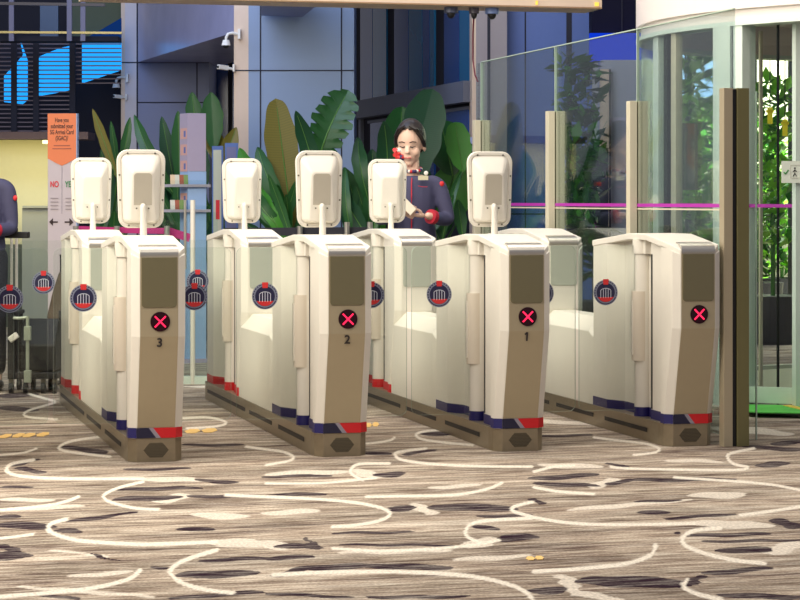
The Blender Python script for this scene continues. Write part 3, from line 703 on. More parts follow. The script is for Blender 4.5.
# walls behind the drum
e = MB(); PW = mat('pale_wall', (168, 168, 186), .6)
a, b = at(601, 200, 18.7), at(652, 200, 18.7); quadbox(e, [(a.x, a.y, 0), (b.x, b.y, 0), (b.x, b.y, 2.38), (a.x, a.y, 2.38)], .3, PW)
a, b = at(600, 200, 18.65), at(609, 200, 18.65); quadbox(e, [(a.x, a.y, 0), (b.x, b.y, 0), (b.x, b.y, 2.3), (a.x, a.y, 2.3)], .04, CLADW)
a, b = at(609, 200, 18.64), at(611, 200, 18.64); quadbox(e, [(a.x, a.y, 0), (b.x, b.y, 0), (b.x, b.y, 2.3), (a.x, a.y, 2.3)], .04, JOINT)
struct(e, 'pillar_screen')
e = MB(); a, b = at(640, 200, 24), at(1250, 200, 22); quadbox(e, [(a.x, a.y, 0), (b.x, b.y, 0), (b.x, b.y, 5), (a.x, a.y, 5)], .2, mat('hall_wall_beige', (186, 184, 160), .7)); struct(e, 'wall_right')
for nm, xa, xb, d, z0, z1, rgb in (('pillar_dark_1', 664, 674, 19.8, 0, 5, (36, 40, 36)), ('pillar_dark_2', 688, 694, 20.5, 0, 5, (52, 70, 62)), ('pillar_dark_3', 793, 812, 19, 0, 5, (30, 30, 24)), ('pillar_dark_4', 752, 757, 20, 0, 3, (60, 80, 90))):
    e = MB(); a, b = at(xa, 200, d), at(xb, 200, d); quadbox(e, [(a.x, a.y, z0), (b.x, b.y, z0), (b.x, b.y, z1), (a.x, a.y, z1)], .25, mat(nm, rgb, .6)); struct(e, nm)
# blue window strip high behind
e = MB(); a, b = at(676, 100, 23.5), at(716, 100, 23.5); c = at(676, 55, 23.5)
quadbox(e, [a, b, (b.x, b.y, c.z), (a.x, a.y, c.z)], .1, mat('sky_blue_panel', (110, 140, 190), .4)); struct(e, 'window_2')

# ------------------------------------------------------------------ LEFT INTERIOR
LX0, LD = -60, 22.5
e = MB(); a, b = at(LX0, 200, 25.5), at(124, 200, 25.5); quadbox(e, [(a.x, a.y, 0), (b.x, b.y, 0), (b.x, b.y, 5), (a.x, a.y, 5)], .2, DARK); struct(e, 'wall_back_left')
e = MB(); a, b = at(-60, 200, 21.5), at(62, 200, 21.5); z = at(0, 140, 21.5).z
quadbox(e, [(a.x, a.y, 0), (b.x, b.y, 0), (b.x, b.y, z), (a.x, a.y, z)], .2, mat('beige_wall', (206, 200, 156), .8)); struct(e, 'wall_left_beige')
e = MB(); a, b = at(-60, 200, 21.2), at(88, 200, 21.2); quadbox(e, [(a.x, a.y, z), (b.x, b.y, z), (b.x, b.y, z+.07), (a.x, a.y, z+.07)], .5, mat('maroon_fascia', (44, 18, 34), .6)); struct(e, 'trim_2')
# lit blue windows behind the slats
BE = emis('blue_daylight', (30, 150, 240), 1.5); BE2 = emis('deep_blue_daylight', (24, 66, 140), .55)
def wpoly(name, pts, d, mt):
    e = MB(); P = [at(x, y, d) for x, y in pts]; e.loft([[p+FW*.05 for p in P], P], mt); struct(e, name)
wpoly('window_3', [(4, 102), (22, 104), (27, 100), (27, 60), (20, 40), (23, 55), (17, 62), (4, 76)], 24.5, BE)
wpoly('window_4', [(38, 96), (55, 93), (69, 90), (69, 46), (60, 48), (50, 52), (38, 57)], 24.5, BE)
wpoly('window_5', [(82, 83), (100, 77), (121, 70), (121, 42), (82, 42)], 24.5, BE)
wpoly('window_6', [(82, 42), (121, 42), (121, 18), (104, 28), (86, 38)], 24.45, BE2)
wpoly('window_7', [(40, 40), (58, 40), (58, 4), (40, 4)], 24.4, mat('upper_window', (30, 70, 110), .4))
# louvre blind
e = MB(); SL = mat('slat_taupe', (92, 78, 88), .5)
b_ = thing('louvre_blind', at(30, 200, 24)*1.0, 'dark horizontal louvre blind in front of the glowing blue windows', 'blind')
b_.location.z = at(0, 138, 24).z
for i in range(22):
    y = 44+i*4.35
    x1 = 121 if y < 84 else 71
    p, q = at(-40, y, 23.9), at(x1, y, 23.9); q.z = p.z
    e.obox(p, q, .03, .012, SL)
local(e, 'slats', b_)
for x, w, mt in ((72.5, 5, DARK), (36, 2, DARK), (14, 3, DARK)):
    e = MB(); p, q = at(x, 42, 23.8), at(x, 138, 23.8); e.obox(p, q, w*.0107, .06, mt, up=RT.copy()); local(e, 'upright', b_)
# upper walkway railing
rl = thing('walkway_railing', at(40, 40, 22.8), 'dull metal walkway railing high above the louvre blind', 'railing')
RM = mat('dull_brass', (150, 134, 84), .35, .5); RP = mat('grey_post_paint', (96, 94, 118), .5)
e = MB(); e.obox(at(-30, 32, 22.8), at(122, 33, 22.8), .04, .022, RM); e.obox(at(-30, 3, 22.8), at(105, 5, 22.8), .04, .03, mat('dark_rail', (70, 60, 56), .5)); local(e, 'rail', rl)
for x, w in ((11.5, 3), (69.5, 4), (83, 2)):
    e = MB(); e.obox(at(x, 41, 22.8), at(x, -10, 22.8), w*.0103, .05, RP, up=RT.copy()); local(e, 'upright', rl)
e = MB(); a, b = at(-60, 41, 23), at(118, 41, 23); quadbox(e, [a, b, (b.x, b.y, a.z+.05), (a.x, a.y, a.z+.05)], .3, DARK); struct(e, 'slab_walkway')
e = MB(); a, b = at(72, 40, 25.2), at(121, 40, 25.2); quadbox(e, [a, b, (b.x, b.y, 5), (a.x, a.y, 5)], .1, mat('olive_upper_wall', (84, 92, 72), .8)); struct(e, 'wall_upper_left')
# grey counter against the beige wall
e = MB(); c = thing('grey_counter', at(40, 400, 20.8), 'low grey counter standing against the beige wall', 'counter'); c.location.z = 0
GYC = mat('counter_grey', (140, 142, 130), .6)
a, b = at(22, 200, 20.8), at(62, 200, 20.8); z = at(0, 208, 20.8).z
quadbox(e, [(a.x, a.y, 0), (b.x, b.y, 0), (b.x, b.y, z), (a.x, a.y, z)], .5, GYC); local(e, 'counter_body', c)
e = MB(); quadbox(e, [(a.x, a.y-.03, z), (b.x, b.y-.03, z), (b.x, b.y-.03, z+.02), (a.x, a.y-.03, z+.02)], .54, GYC); local(e, 'counter_top', c)
e = MB(); a, b = at(-20, 200, 20.9), at(22, 200, 20.9); z = at(0, 245, 20.9).z
p = thing('dark_bench', (a.x, a.y, 0), 'dark low bench block behind the staff member at the left edge', 'bench')
quadbox(e, [(a.x, a.y, 0), (b.x, b.y, 0), (b.x, b.y, z), (a.x, a.y, z)], .4, mat('bench_dark', (70, 76, 64), .7)); local(e, 'bench_body', p)
# ceiling downlight in left room
e = MB(); p = at(46.5, 142, 20.9); e.box(p.x-.035, p.x+.035, p.y-.03, p.y+.03, p.z-.015, p.z+.015, emis('warm_spot', (255, 236, 170), 3)); tag(e.build('ceiling_spotlight'), 'small warm spotlight beside the orange sign', 'light')

# ------------------------------------------------------------------ SIGN STAND, TOTEM, POSTERS
sd = 16.0
base = at(62, 200, sd); base.z = 0
sg = thing('arrival_sign', base, 'tall standing sign with orange top, text and arrows, left of the turnstiles', 'sign', -TH-.12)
k = sd/F; zt = at(0, 113.5, sd).z; zo = at(0, 164, sd).z
ORG = mat('sign_orange', (216, 118, 72), .6); SGY = mat('sign_grey', (188, 176, 180), .6); INK = mat('sign_ink', (44, 24, 24), .6); RINK = mat('red_ink', (210, 40, 50), .6); GINK = mat('green_ink', (60, 130, 80), .6)
hw = .105
e = MB(); e.box(-hw, hw, 0, .05, 0, zt, SGY); e.build('sign_panel', sg, bevel=.002)
e = MB(); e.box(hw, hw+.006, -.001, .05, 0, zt, mat('sign_edge_blue', (150, 170, 205), .5)); e.build('side_panel', sg)
e = MB(); e.prismY([(-hw, zt), (-hw, zo+.04), (-.04, zo+.005), (0, zo-.012), (.04, zo+.005), (hw, zo+.04), (hw, zt)], -.003, 0, ORG); e.build('orange_header', sg, label='orange header with a pointed lower edge')
text('Have you\nsubmitted your\nSG Arrival Card\n(SGAC)?', .046, (0, -.004, zt-.062), INK, 'sign_text', sg, bold=.0006).scale = (.58, 1, 1)
e = MB()
for i, w in enumerate((.06, .07)): e.box(-w, w, -.0045, -.003, zt-.235-i*.022, zt-.228-i*.022, mat('faint_ink', (150, 80, 60), .6))
e.build('small_print', sg)
text('NO', .05, (-.055, -.004, at(0, 187, sd).z), RINK, 'red_no', sg, bold=.001).scale = (.8, 1.2, 1)
text('YES', .05, (.055, -.004, at(0, 187, sd).z), GINK, 'green_yes', sg, bold=.001).scale = (.8, 1.2, 1)
e = MB(); z = at(0, 222, sd).z
e.box(-.075, -.03, -.0045, -.003, z-.005, z+.005, INK); e.prismY([(-.095, z), (-.066, z-.028), (-.066, z+.028)], -.0045, -.003, INK)
z2 = z+.0; e.box(.02, .06, -.0045, -.003, z2-.005, z2+.005, INK); e.prismY([(.085, z2), (.056, z2+.028), (.056, z2-.028)], -.0045, -.003, INK)
e.box(-.001, .001, -.0045, -.003, z+.06, z+.4, SLASH)
for j in range(4):
    for s in (-1, 1): e.box(s*.055-.028, s*.055+.028, -.0045, -.003, z+.09+j*.026, z+.096+j*.026, mat('grey_print', (150, 138, 140), .6))
e.build('arrow_marks', sg, label='black arrows and grey small print')
# lavender totem with leaflet rack
td = 16.4; tb = at(194.5, 200, td); tb.z = 0
tt = thing('information_totem', tb, 'square lavender column with leaflet racks on its side, right of the left plants', 'totem', -TH+.45)
zt = at(0, 113.5, td).z; TP = mat('lavender_panel', (166, 156, 180), .6); TB = mat('pale_blue_panel', (150, 180, 222), .5)
zm = at(0, 171.5, td).z
e = MB(); e.box(-.072, .072, -.05, .12, zm, zt, TP); e.build('upper_column', tt, bevel=.002)
e = MB(); e.box(-.07, .074, -.048, .12, .02, zm, TB)
e.box(-.1, .1, -.07, .14, 0, .03, TP); e.build('lower_column', tt, label='pale blue lower column')
for z in (zm-.115, zm-.30): e = MB(); e.box(-.21, .10, -.07, .1, z, z+.02, mat('rack_grey', (180, 176, 190), .4)); e.box(-.21, .1, -.075, -.068, z, z+.05, GLC); e.build('leaflet_shelf', tt)
for j, z in enumerate((zm+.28, zm+.16, zm+.04, zm-.2)):
    e = MB(); e.box(-.0735, -.072, -.035, .1, z-.04, z+.04, mat('poster_pink', (206, 160, 150), .6)); e.box(-.0738, -.0735, -.01, .03, z-.025, z+.02, mat('poster_blue', (96, 110, 170), .6))
    e.build('side_poster', tt, label='small faded poster on the narrow side')
n = 0
LFC = [(224, 200, 170), (160, 90, 70), (90, 120, 170), (210, 210, 200), (120, 150, 90)]
for z in (zm-.095, zm-.28):
    for j in range(4):
        e = MB(); c = LFC[(n*2+j) % 5]; e.box(-.017, .017, -.004, .004, 0, .07, mat('leaflet_%d' % ((n*2+j) % 5), c, .6)); n += 1
        o = e.build('leaflet'); lp = Matrix.Rotation(-TH+.45, 4, 'Z') @ Vector((-.188+j*.034, -.05, 0)); o.location = (tb.x+lp.x, tb.y+lp.y, z); o.rotation_euler = (-.1, 0, -TH+.45)
        tag(o, 'small leaflet standing in the %s rack of the lavender column' % ('upper' if z > zm-.2 else 'lower'), 'leaflet', 'leaflets in the %s rack' % ('upper' if z > zm-.2 else 'lower'))
for px0, px1, yt, lab, rgb in ((212, 223, 146, 'blue framed poster stand just right of the lavender column', (188, 190, 170)), (225, 238, 143, 'blue framed poster stand behind the rear scanner of turnstile 2', (110, 112, 150))):
    d = 17.2 if px0 < 220 else 17.6
    c = at((px0+px1)/2, 200, d); c.z = 0; w = (px1-px0)/2*d/F; z = at(0, yt, d).z
    o = thing('poster_stand', c, lab, 'poster stand', -TH)
    e = MB(); e.box(-w, w, 0, .04, 0, z, mat('frame_blue', (84, 110, 170), .5)); e.build('stand_frame', o)
    e = MB(); e.box(-w*.75, w*.7, -.003, 0, .9, z-.03, mat('poster_face_%d' % px0, rgb, .6)); e.box(-w*.3, w*.4, -.005, -.003, 1.05, 1.2, RINK if px0 < 220 else TP); e.build('poster', o)

# ------------------------------------------------------------------ CCTV
CW = mat('camera_white', (226, 222, 214), .4)
def cctv(px, py, d, lab, s=1.0, bullet=False):
    p = at(px, py, d); k = d/F*s
    o = thing('security_camera', p, lab, 'security camera', -TH)
    if not bullet:
        e = MB(); e.tube([(11*k, .05, 6*k), (5*k, 0, 7*k), (1*k, -.0, 6*k), (-1*k, 0, 2*k), (-1*k, 0, -1*k)], 1.5*k, CW, 10); e.box(11*k, 13.5*k, -.03, .1, 1*k, 11*k, CW); e.build('bracket', o, smooth=True)
        e = MB(); e.cyl((-1*k, 0), 4.6*k, -5.5*k, 0, CW, 20, r1=3.2*k); e.build('housing', o, smooth=True)
        e = MB(); e.ball((-1*k, 0, -5.5*k), 3.4*k, 3.4*k, 3*k, BLACK); e.build('lens_dome', o, smooth=True)
    else:
        e = MB(); e.tube([(12*k, .05, -1*k), (4*k, 0, 0)], 1.4*k, CW, 8); e.box(11*k, 13*k, -.03, .1, -4*k, 4*k, CW); e.build('bracket', o, smooth=True)
        e = MB(); e.obox((-5*k, -.05, 1*k), (5*k, .02, 0), 5*k, 5*k, CW); e.build('housing', o, bevel=.004)
        e = MB(); e.ball((-5*k, -.055, 1*k), 1.6*k, 1.6*k, 1.6*k, BLACK); e.build('lens', o)
cctv(227, 40, 19.96, 'upper white dome camera on the left edge of the centre pillar')
cctv(223, 68, 19.96, 'lower white bracket camera on the left edge of the centre pillar', .9, True)
cctv(117, 83, 24.96, 'upper white dome camera on the left edge of the left pillar', .85)
cctv(118, 97, 24.96, 'lower stubby white camera on the left edge of the left pillar', .7, True)
def dome(px, py, d, rgb, lab, r=7):
    Yl = r0.y+.12; d = Yl/(math.cos(TH)-math.sin(TH)*(px-400)/F); k = d/F; p = at(px, py, d); p.z = r0.z-6*k; o = thing('dome_camera', p, lab, 'security camera', -TH)
    e = MB(); e.cyl((0, 0), r*k, 0, 6*k, mat('dome_body_%d' % px, rgb, .4), 24); e.build('housing', o, smooth=True, bevel=.003)
    e = MB(); e.ball((0, 0, -0*k), r*.62*k, r*.62*k, 5.5*k, BLACK); e.build('lens_dome', o, smooth=True)
dome(451, 10, 15.6, (70, 78, 104), 'grey dome camera under the lintel, leftmost of three')
dome(474, 11, 15.6, (70, 66, 80), 'small dark dome camera under the lintel by the hanging cable', 5)
dome(492, 18, 15.6, (116, 140, 196), 'pale blue boxed dome camera under the lintel, rightmost of three')
e = MB(); e.tube([at(476.5, 7, 15.42), at(474, 12, 15.44), at(473, 35, 15.6), at(473, 60, 15.7), at(475, 75, 15.7), at(478, 82, 15.7)], .006, mat('red_cable', (120, 40, 60), .6), 6)
tag(e.build('camera_cable', smooth=True), 'thin dark red cable hanging from the small dome camera', 'cable')
# white name plate on pillar
e = MB(); p = at(472, 160, 19.37); o = thing('notice_plate', p, 'narrow pale notice plate left of the taupe pillar', 'sign', -TH)
e.box(-.028, .028, 0, .01, -.25, .2, mat('notice_lavender', (170, 176, 210), .5)); e.build('plate', o)
for z in (.12, .06, .0): e = MB(); e.box(-.014, .012, -.002, 0, z, z+.022, NAVYD); e.build('printed_mark', o)

# ------------------------------------------------------------------ REAR BARRIERS
def barrier_post(px, d, ztop, lab, m=SILVER):
    p = at(px, 200, d); o = thing('barrier_post', (p.x, p.y, 0), lab, 'barrier post', 0, 'posts of the rear barriers')
    e = MB(); e.cyl((0, 0), .02, 0, ztop, m, 16); e.build('pole', o, smooth=True)
    e = MB(); e.cyl((0, 0), .06, 0, .02, m, 24); e.build('base', o, smooth=True)
    return p
for px, lab in ((241, 'slim silver barrier post behind the rear scanner of turnstile 2'), (300, 'slim silver barrier post just left of the stalk of scanner 2'), (347, 'slim silver barrier post right of the front scanner of turnstile 2'), (370, 'slim silver barrier post behind the third rear scanner')):
    barrier_post(px, 15.2, at(0, 222 if px > 340 else 226, 15.2).z, lab)
e = MB(); e.obox(at(225, 232, 15.25), at(372, 231, 15.25), .03, .055, mat('dark_belt', (22, 22, 36), .5)); e.obox(at(225, 240, 15.25), at(372, 239, 15.25), .02, .02, BLACK)
tag(e.build('barrier_rail'), 'dark horizontal barrier rail behind turnstile 2', 'rail')
for px, lab in ((76, 'slim barrier post at left end of the magenta belt'), (117, 'slim barrier post behind the front scanner of turnstile 3'), (167, 'slim barrier post right of the front scanner of turnstile 3')): barrier_post(px, 14.9, at(0, 226, 14.9).z, lab)
e = MB(); BM = mat('magenta_belt', (176, 30, 110), .6)
e.obox(at(76, 228.5, 14.96), at(117, 230, 14.96), .006, .035, BM); e.obox(at(117, 230, 14.96), at(167, 231, 14.96), .006, .04, BM); e.obox(at(167, 231, 14.96), at(190, 238, 14.96), .006, .055, BM)
tag(e.build('barrier_belt'), 'magenta queue belt stretched behind turnstile 3', 'belt')
# rear glass fence between turnstiles 3 and 2
fd = 14.5; fb = at(193, 200, fd); fen = thing('glass_fence', (fb.x, fb.y, 0), 'low glass fence with white pole seen between turnstiles 3 and 2', 'glass fence', -TH)
e = MB(); e.box(-.33, .16, -.005, .005, .05, 1.12, GLT); e.build('glass_pane', fen)
e = MB(); e.cyl((0, -.02), .016, 0, 1.2, WHITE, 14); e.build('pole', fen, smooth=True)
e = MB(); e.cyl((-.05, -.02), .009, .75, 1.2, SILVER, 10); e.build('thin_pole', fen, smooth=True)
e = MB(); e.box(-.33, .16, -.03, .03, 0, .05, DRUMF); e.build('bottom_rail', fen)
# sign panel behind the screen with reflection-like letters
e = MB(); p = at(589, 191, 18.0); o = thing('direction_sign', (p.x, p.y, p.z), 'small dark sign with pale letters seen through the glass screen', 'sign', -TH)
e.box(-.14, .16, .02, .05, -.5, .35, mat('sign_dark', (26, 34, 52), .4)); e.build('plate', o)
text('OMG', .075, (.005, .015, -.02), ALU, 'sign_text', o, bold=.001)
e = MB(); e.box(-.035, -.01, .01, .02, -.26, -.08, ALU); e.box(.045, .062, .01, .02, -.3, -.1, MAGENTA); e.box(.045, .12, .01, .02, -.115, -.1, MAGENTA); e.build('bars', o, label='grey and magenta bars')

# ------------------------------------------------------------------ BLACK CART (left)
cd = 13.75; cb = at(30, 200, cd); cb.z = 0
ct = thing('baggage_cart', cb, 'black wheeled cart with pale upright pole behind the leftmost glass flap', 'cart', -TH)
k = cd/F
def cz(y): return at(0, y, cd).z
BK = mat('cart_black', (14, 15, 16), .55)
e = MB(); e.box(-.14, .17, 0, .34, .09, .13, BK); e.box(-.14, -.09, .0, .05, .1, cz(312), BK); e.box(-.14, -.1, .3, .34, .1, cz(312), BK); e.box(-.14, -.09, 0, .34, cz(316), cz(312), BK); e.box(.13, .16, .3, .34, .1, .5, BK); e.build('frame', ct, bevel=.005, label='black frame')
e = MB(); e.prismX([(.04, .13), (.3, .13), (.3, .42), (.22, .46), (.04, .3)], -.08, .15, BK); e.build('bin', ct, bevel=.02)
for x in (-.12, -.03, .08, .15):
    for y in (.02, .31):
        e = MB(); e.prismX([(y+.035*math.cos(a*PI/8), .035+.035*math.sin(a*PI/8)) for a in range(16)], x-.012, x+.012, BK); w = e.build('wheel', ct, smooth=True)
        e = MB(); e.box(x-.015, x+.015, y-.01, y+.01, .05, .1, SCREW); e.build('fork', w)
e = MB(); PG = mat('pole_grey', (170, 176, 160), .35, .3); e.cyl((-.01, -.03), .011, .09, cz(316), PG, 12); e.tube([(-.01, -.03, cz(317)), (-.06, -.03, cz(318)), (-.1, 0, cz(318))], .01, PG, 8); e.build('pole', ct, smooth=True, label='pale upright pole')
for z0, z1 in ((cz(340), cz(326)), (cz(382), cz(370))): e = MB(); e.box(-.03, .012, -.05, -.01, z0, z1, PG); e.build('clamp', ct, bevel=.003)
e = MB(); e.obox((-.12, -.04, cz(340)), (-.07, -.04, cz(334)), .04, .04, WHITE); e.build('tag_reel', ct, bevel=.008, label='small white reel')
# suitcase by the cart
sb = at(56, 200, 14.35); sb.z = 0; su = thing('suitcase', sb, 'tall brown suitcase standing beside the black cart', 'suitcase', -TH)
BR = mat('suitcase_brown', (92, 78, 62), .5)
e = MB(); e.prismY([(-.06, .06), (.07, .06), (.07, .72), (.02, .74), (-.02, .62), (-.06, .45)], 0, .24, BR); e.build('shell', su, bevel=.015)
e = MB(); e.tube([(.0, .2, .7), (.0, .2, .84), (.05, .2, .84), (.05, .2, .7)], .008, BLACK, 8); e.build('handle', su)
for x in (-.04, .05):
    e = MB(); e.ball((x, .12, .032), .022, .03, .032, BLACK); e.build('wheel', su)

# ------------------------------------------------------------------ PLANTS
def leafmat(name, rgb, rgb2):
    m = bpy.data.materials.new(name); m.use_nodes = True; nt = m.node_tree; b = nt.nodes['Principled BSDF']
    uv = nt.nodes.new('ShaderNodeUVMap'); sep = nt.nodes.new('ShaderNodeSeparateXYZ'); nt.links.new(uv.outputs[0], sep.inputs[0])
    w = nt.nodes.new('ShaderNodeMath'); w.operation = 'SINE'; mu = nt.nodes.new('ShaderNodeMath'); mu.operation = 'MULTIPLY'; mu.inputs[1].default_value = 330
    nt.links.new(sep.outputs[1], mu.inputs[0]); nt.links.new(mu.outputs[0], w.inputs[0])
    mr = nt.nodes.new('ShaderNodeMapRange'); mr.inputs['From Min'].default_value = -1; nt.links.new(w.outputs[0], mr.inputs['Value'])
    mx = nt.nodes.new('ShaderNodeMix'); mx.data_type = 'RGBA'; mx.inputs['A'].default_value = lin(rgb); mx.inputs['B'].default_value = lin(rgb2)
    nt.links.new(mr.outputs[0], mx.inputs['Factor']); nt.links.new(mx.outputs['Result'], b.inputs['Base Color'])
    b.inputs['Roughness'].default_value = .4
    return m
LM = {'y': leafmat('leaf_lime', (112, 190, 50), (150, 210, 70)), 'g': leafmat('leaf_green', (24, 76, 32), (30, 86, 32)), 'b': leafmat('leaf_bright', (50, 120, 32), (66, 134, 36)), 'o': leafmat('leaf_olive', (98, 92, 26), (108, 100, 30)), 'd': leafmat('leaf_dark', (14, 62, 36), (18, 70, 40))}
MID = mat('midrib', (84, 130, 56), .5); STM = mat('leaf_stalk', (52, 96, 34), .5)
def make_leaf(base, tip, d, wpx, key, torn=False, bend=0.0, fold=.25, roll=0, rib=True, blunt=False):
    A = at(base[0], base[1], d); B_ = at(tip[0], tip[1], d+bend*.4); L = (B_-A).length; w = wpx*d/F/2
    ax = (B_-A).normalized(); side = ax.cross(FW).normalized(); nrm = side.cross(ax).normalized()
    if nrm.dot(FW) > 0: nrm = -nrm
    side = (side*math.cos(roll)+nrm*math.sin(roll)).normalized(); n2 = side.cross(ax).normalized()
    N = 40; e = MB(); k = e.mi(LM[key]); uvs = []
    cen = []
    for i in range(N+1):
        t = i/N; p = A+(B_-A)*t; sag = math.sin(t*PI)*bend*.25
        p = p+nrm*sag+side*(math.sin(t*PI)*bend*.12*L); cen.append(p)
    def prof(t): return (math.sin(min(1, t*(1.7 if blunt else 1.15)+.02)*PI*.5)**.6)*(max(0, 1-t**(6 if blunt else 3.2)))**(.5 if blunt else .75)*(1+.05*math.sin(t*23+base[0]))
    rows = []
    for s in (-1, 1):
        prev = None
        for i in range(N+1):
            t = i/N; ww = w*prof(t)
            for rep in ((0, 1) if torn else (0,)):
                cut = 1
                if torn: cut = 1.0 if (i+(s > 0)*2) % 5 else .62
                q = cen[i]+side*s*ww*cut+n2*fold*ww*(-1)+ax*(.04*L if torn else .02*L)
                mid = cen[i]+side*s*ww*.5*cut-n2*fold*ww*.3+ax*.01*L
            b = len(e.v); e.v += [tuple(cen[i]), tuple(mid), tuple(q)]; uvs += [(0, t), (.5, t), (1, t)]
            if prev is not None:
                for j in (0, 1): e.f.append([prev+j, prev+j+1, b+j+1, b+j]); e.m.append(k)
            prev = b
    if rib:
        e.tube([c-n2*.002 for c in cen[:-2]], .004, MID, 6, radii=[w*.045*(1-.8*i/N)+.001 for i in range(N-1)])
    return e, cen[0], uvs
def plant(name, foot_px, d, leaves, label, cat='plant'):
    foot = at(foot_px, 200, d); root = thing(name, (foot.x, foot.y, 0), label, cat, 0, 'large leafed plants behind the turnstiles')
    e = MB(); e.cyl((0, 0), .20, 0, .42, mat('planter_dark', (46, 44, 50), .6), 28, r1=.25); e.cyl((0, 0), .22, .42, .425, mat('soil', (40, 28, 20), .9), 28)
    e.build('planter', root, smooth=True)
    extra = []
    for i in range(9):
        bx_ = foot_px+random.uniform(-14, 14); tx = foot_px+random.uniform(-36, 36)
        extra.append(((bx_, 244), (tx, random.uniform(168, 222)), random.uniform(9, 17), random.choice('ddgg'), {'bend': random.uniform(-.3, .3)}))
    for L in leaves+extra:
        base, tip, w, key = L[:4]; kw = L[4] if len(L) > 4 else {}
        dd = d+random.uniform(-.25, .25)
        e, p0, uvs = make_leaf(base, tip, dd, w, key, **kw)
        me_v = len(uvs)
        o = local(e, 'leaf', root, smooth=True)
        uvl = o.data.uv_layers.new(name='UVMap')
        for lp in o.data.loops:
            vi = lp.vertex_index
            if vi < me_v: uvl.data[lp.index].uv = uvs[vi]
        # stalk down to the planter
        e = MB(); f = Vector((foot.x+random.uniform(-.05, .05), foot.y+random.uniform(-.05, .05), .42)); mid = (p0+f)/2+Vector((0, 0, .05)); mid.x = f.x+(p0.x-f.x)*.3; mid.y = f.y+(p0.y-f.y)*.3
        e.tube([f, f+(mid-f)*.5, mid, mid+(p0-mid)*.5, p0], .01, STM, 8, radii=[.016, .014, .012, .010, .007]); o2 = local(e, 'stalk', o if False else root, smooth=True)
plant('banana_plant', 112, 17.2, [((117, 178), (93, 110), 12, 'o'), ((119, 182), (111, 122), 9, 'g'), ((120, 178), (130, 118), 12, 'g'), ((110, 190), (101, 150), 10, 'd')], 'slim leafed plant left of the left pillar, behind scanner 3')
plant('banana_plant', 178, 17.6, [((178, 200), (135, 116), 17, 'g', {'bend': .3}), ((180, 215), (162, 118), 20, 'd'), ((180, 190), (178, 112), 18, 'g'), ((172, 220), (148, 165), 16, 'd'), ((176, 235), (168, 165), 18, 'g'), ((184, 235), (188, 160), 18, 'd'), ((170, 235), (152, 200), 14, 'g')], 'dark green plant between scanner 3 and the lavender column')
plant('banana_plant', 214, 19.0, [((198, 150), (192, 93), 22, 'g'), ((214, 150), (211, 93), 28, 'g', {'rib': False}), ((228, 168), (202, 122), 26, 'o'), ((216, 185), (236, 128), 22, 'o'), ((205, 190), (199, 140), 20, 'd')], 'broad leafed plant rising behind the lavender column')
plant('banana_plant', 285, 17.0, [((293, 232), (276, 101), 34, 'o', {'fold': .12, 'blunt': True}), ((316, 168), (347, 93), 42, 'g', {'torn': True, 'bend': .25, 'blunt': True}), ((318, 190), (296, 112), 22, 'd', {'bend': -.2}),
    ((282, 205), (240, 149), 20, 'b', {'bend': .5}), ((288, 215), (258, 148), 22, 'g', {'bend': .3}), ((290, 238), (248, 182), 20, 'g', {'bend': .4}), ((286, 240), (262, 190), 18, 'b', {'bend': .3}), ((292, 245), (256, 210), 16, 'g'), ((300, 235), (290, 170), 20, 'd'),
    ((280, 250), (244, 222), 12, 'd'), ((270, 225), (246, 196), 11, 'g')], 'tall plant with a brownish upright leaf and a torn leaf before the centre pillar')
plant('banana_plant', 362, 17.3, [((370, 205), (358, 138), 20, 'g', {'bend': .3}), ((360, 215), (344, 168), 22, 'g'), ((366, 235), (342, 196), 22, 'd'), ((376, 215), (372, 150), 26, 'd'), ((372, 235), (356, 185), 22, 'g'), ((385, 200), (384, 122), 26, 'd', {'bend': -.3}), ((350, 240), (340, 175), 16, 'b')], 'leafy plant between scanner 2 and the staff woman')
plant('banana_plant', 430, 17.8, [((398, 190), (402, 108), 36, 'g', {'blunt': True}), ((405, 195), (432, 91), 44, 'd', {'fold': .1, 'rib': False, 'blunt': True}), ((453, 176), (441, 122), 38, 'g', {'fold': .15, 'blunt': True}), ((463, 172), (455, 123), 26, 'b', {'fold': .15, 'blunt': True}), ((460, 216), (450, 166), 42, 'b', {'fold': .1, 'blunt': True}), ((444, 235), (436, 200), 26, 'd'), ((463, 238), (458, 200), 16, 'g'), ((388, 215), (376, 158), 26, 'g'), ((382, 235), (370, 190), 24, 'b')], 'broad bright leafed plant right behind the staff woman')
def shrub(px, d, w, z0, z1, n, keys, label):  # added shrubs, standing in for green reflections in the glass
    foot = at(px, 200, d); root = thing('standin_shrub', (foot.x, foot.y, 0), label, 'shrub', 0, 'added shrubs standing in for green reflections')
    e = MB(); e.cyl((0, 0), .22, 0, .4, mat('planter_dark', (46, 44, 50), .6), 24, r1=.26); e.build('planter', root)
    e = MB()
    for i in range(n):
        a = random.uniform(0, 2*PI); r = w*math.sqrt(random.random()); c = Vector((foot.x+r*math.cos(a), foot.y+r*math.sin(a), random.uniform(z0, z1)))
        L = random.uniform(.10, .22); dirv = Vector((random.uniform(-1, 1), random.uniform(-1, 1), random.uniform(-.4, 1))).normalized(); sd_ = dirv.cross(Vector((.3, .2, 1))).normalized()*L*.22
        e.add([c, c+dirv*L*.5+sd_, c+dirv*L, c+dirv*L*.5-sd_], [(0, 1, 2, 3)], LM[random.choice(keys)])
    local(e, 'foliage', root)
    e = MB(); e.cyl((0, 0), .02, .4, z0+.3, STM, 8); e.build('stem', root)
shrub(682, 21.6, .28, .5, 1.9, 420, 'gby', 'added green shrub seen through the curved glass nearest its left end')
shrub(703, 22.6, .3, .5, 2.1, 460, 'gyb', 'added green shrub seen through the curved glass next to the white jamb')
shrub(757, 21.6, .25, .5, 1.9, 420, 'gy', 'added green shrub seen just right of the bronze post')
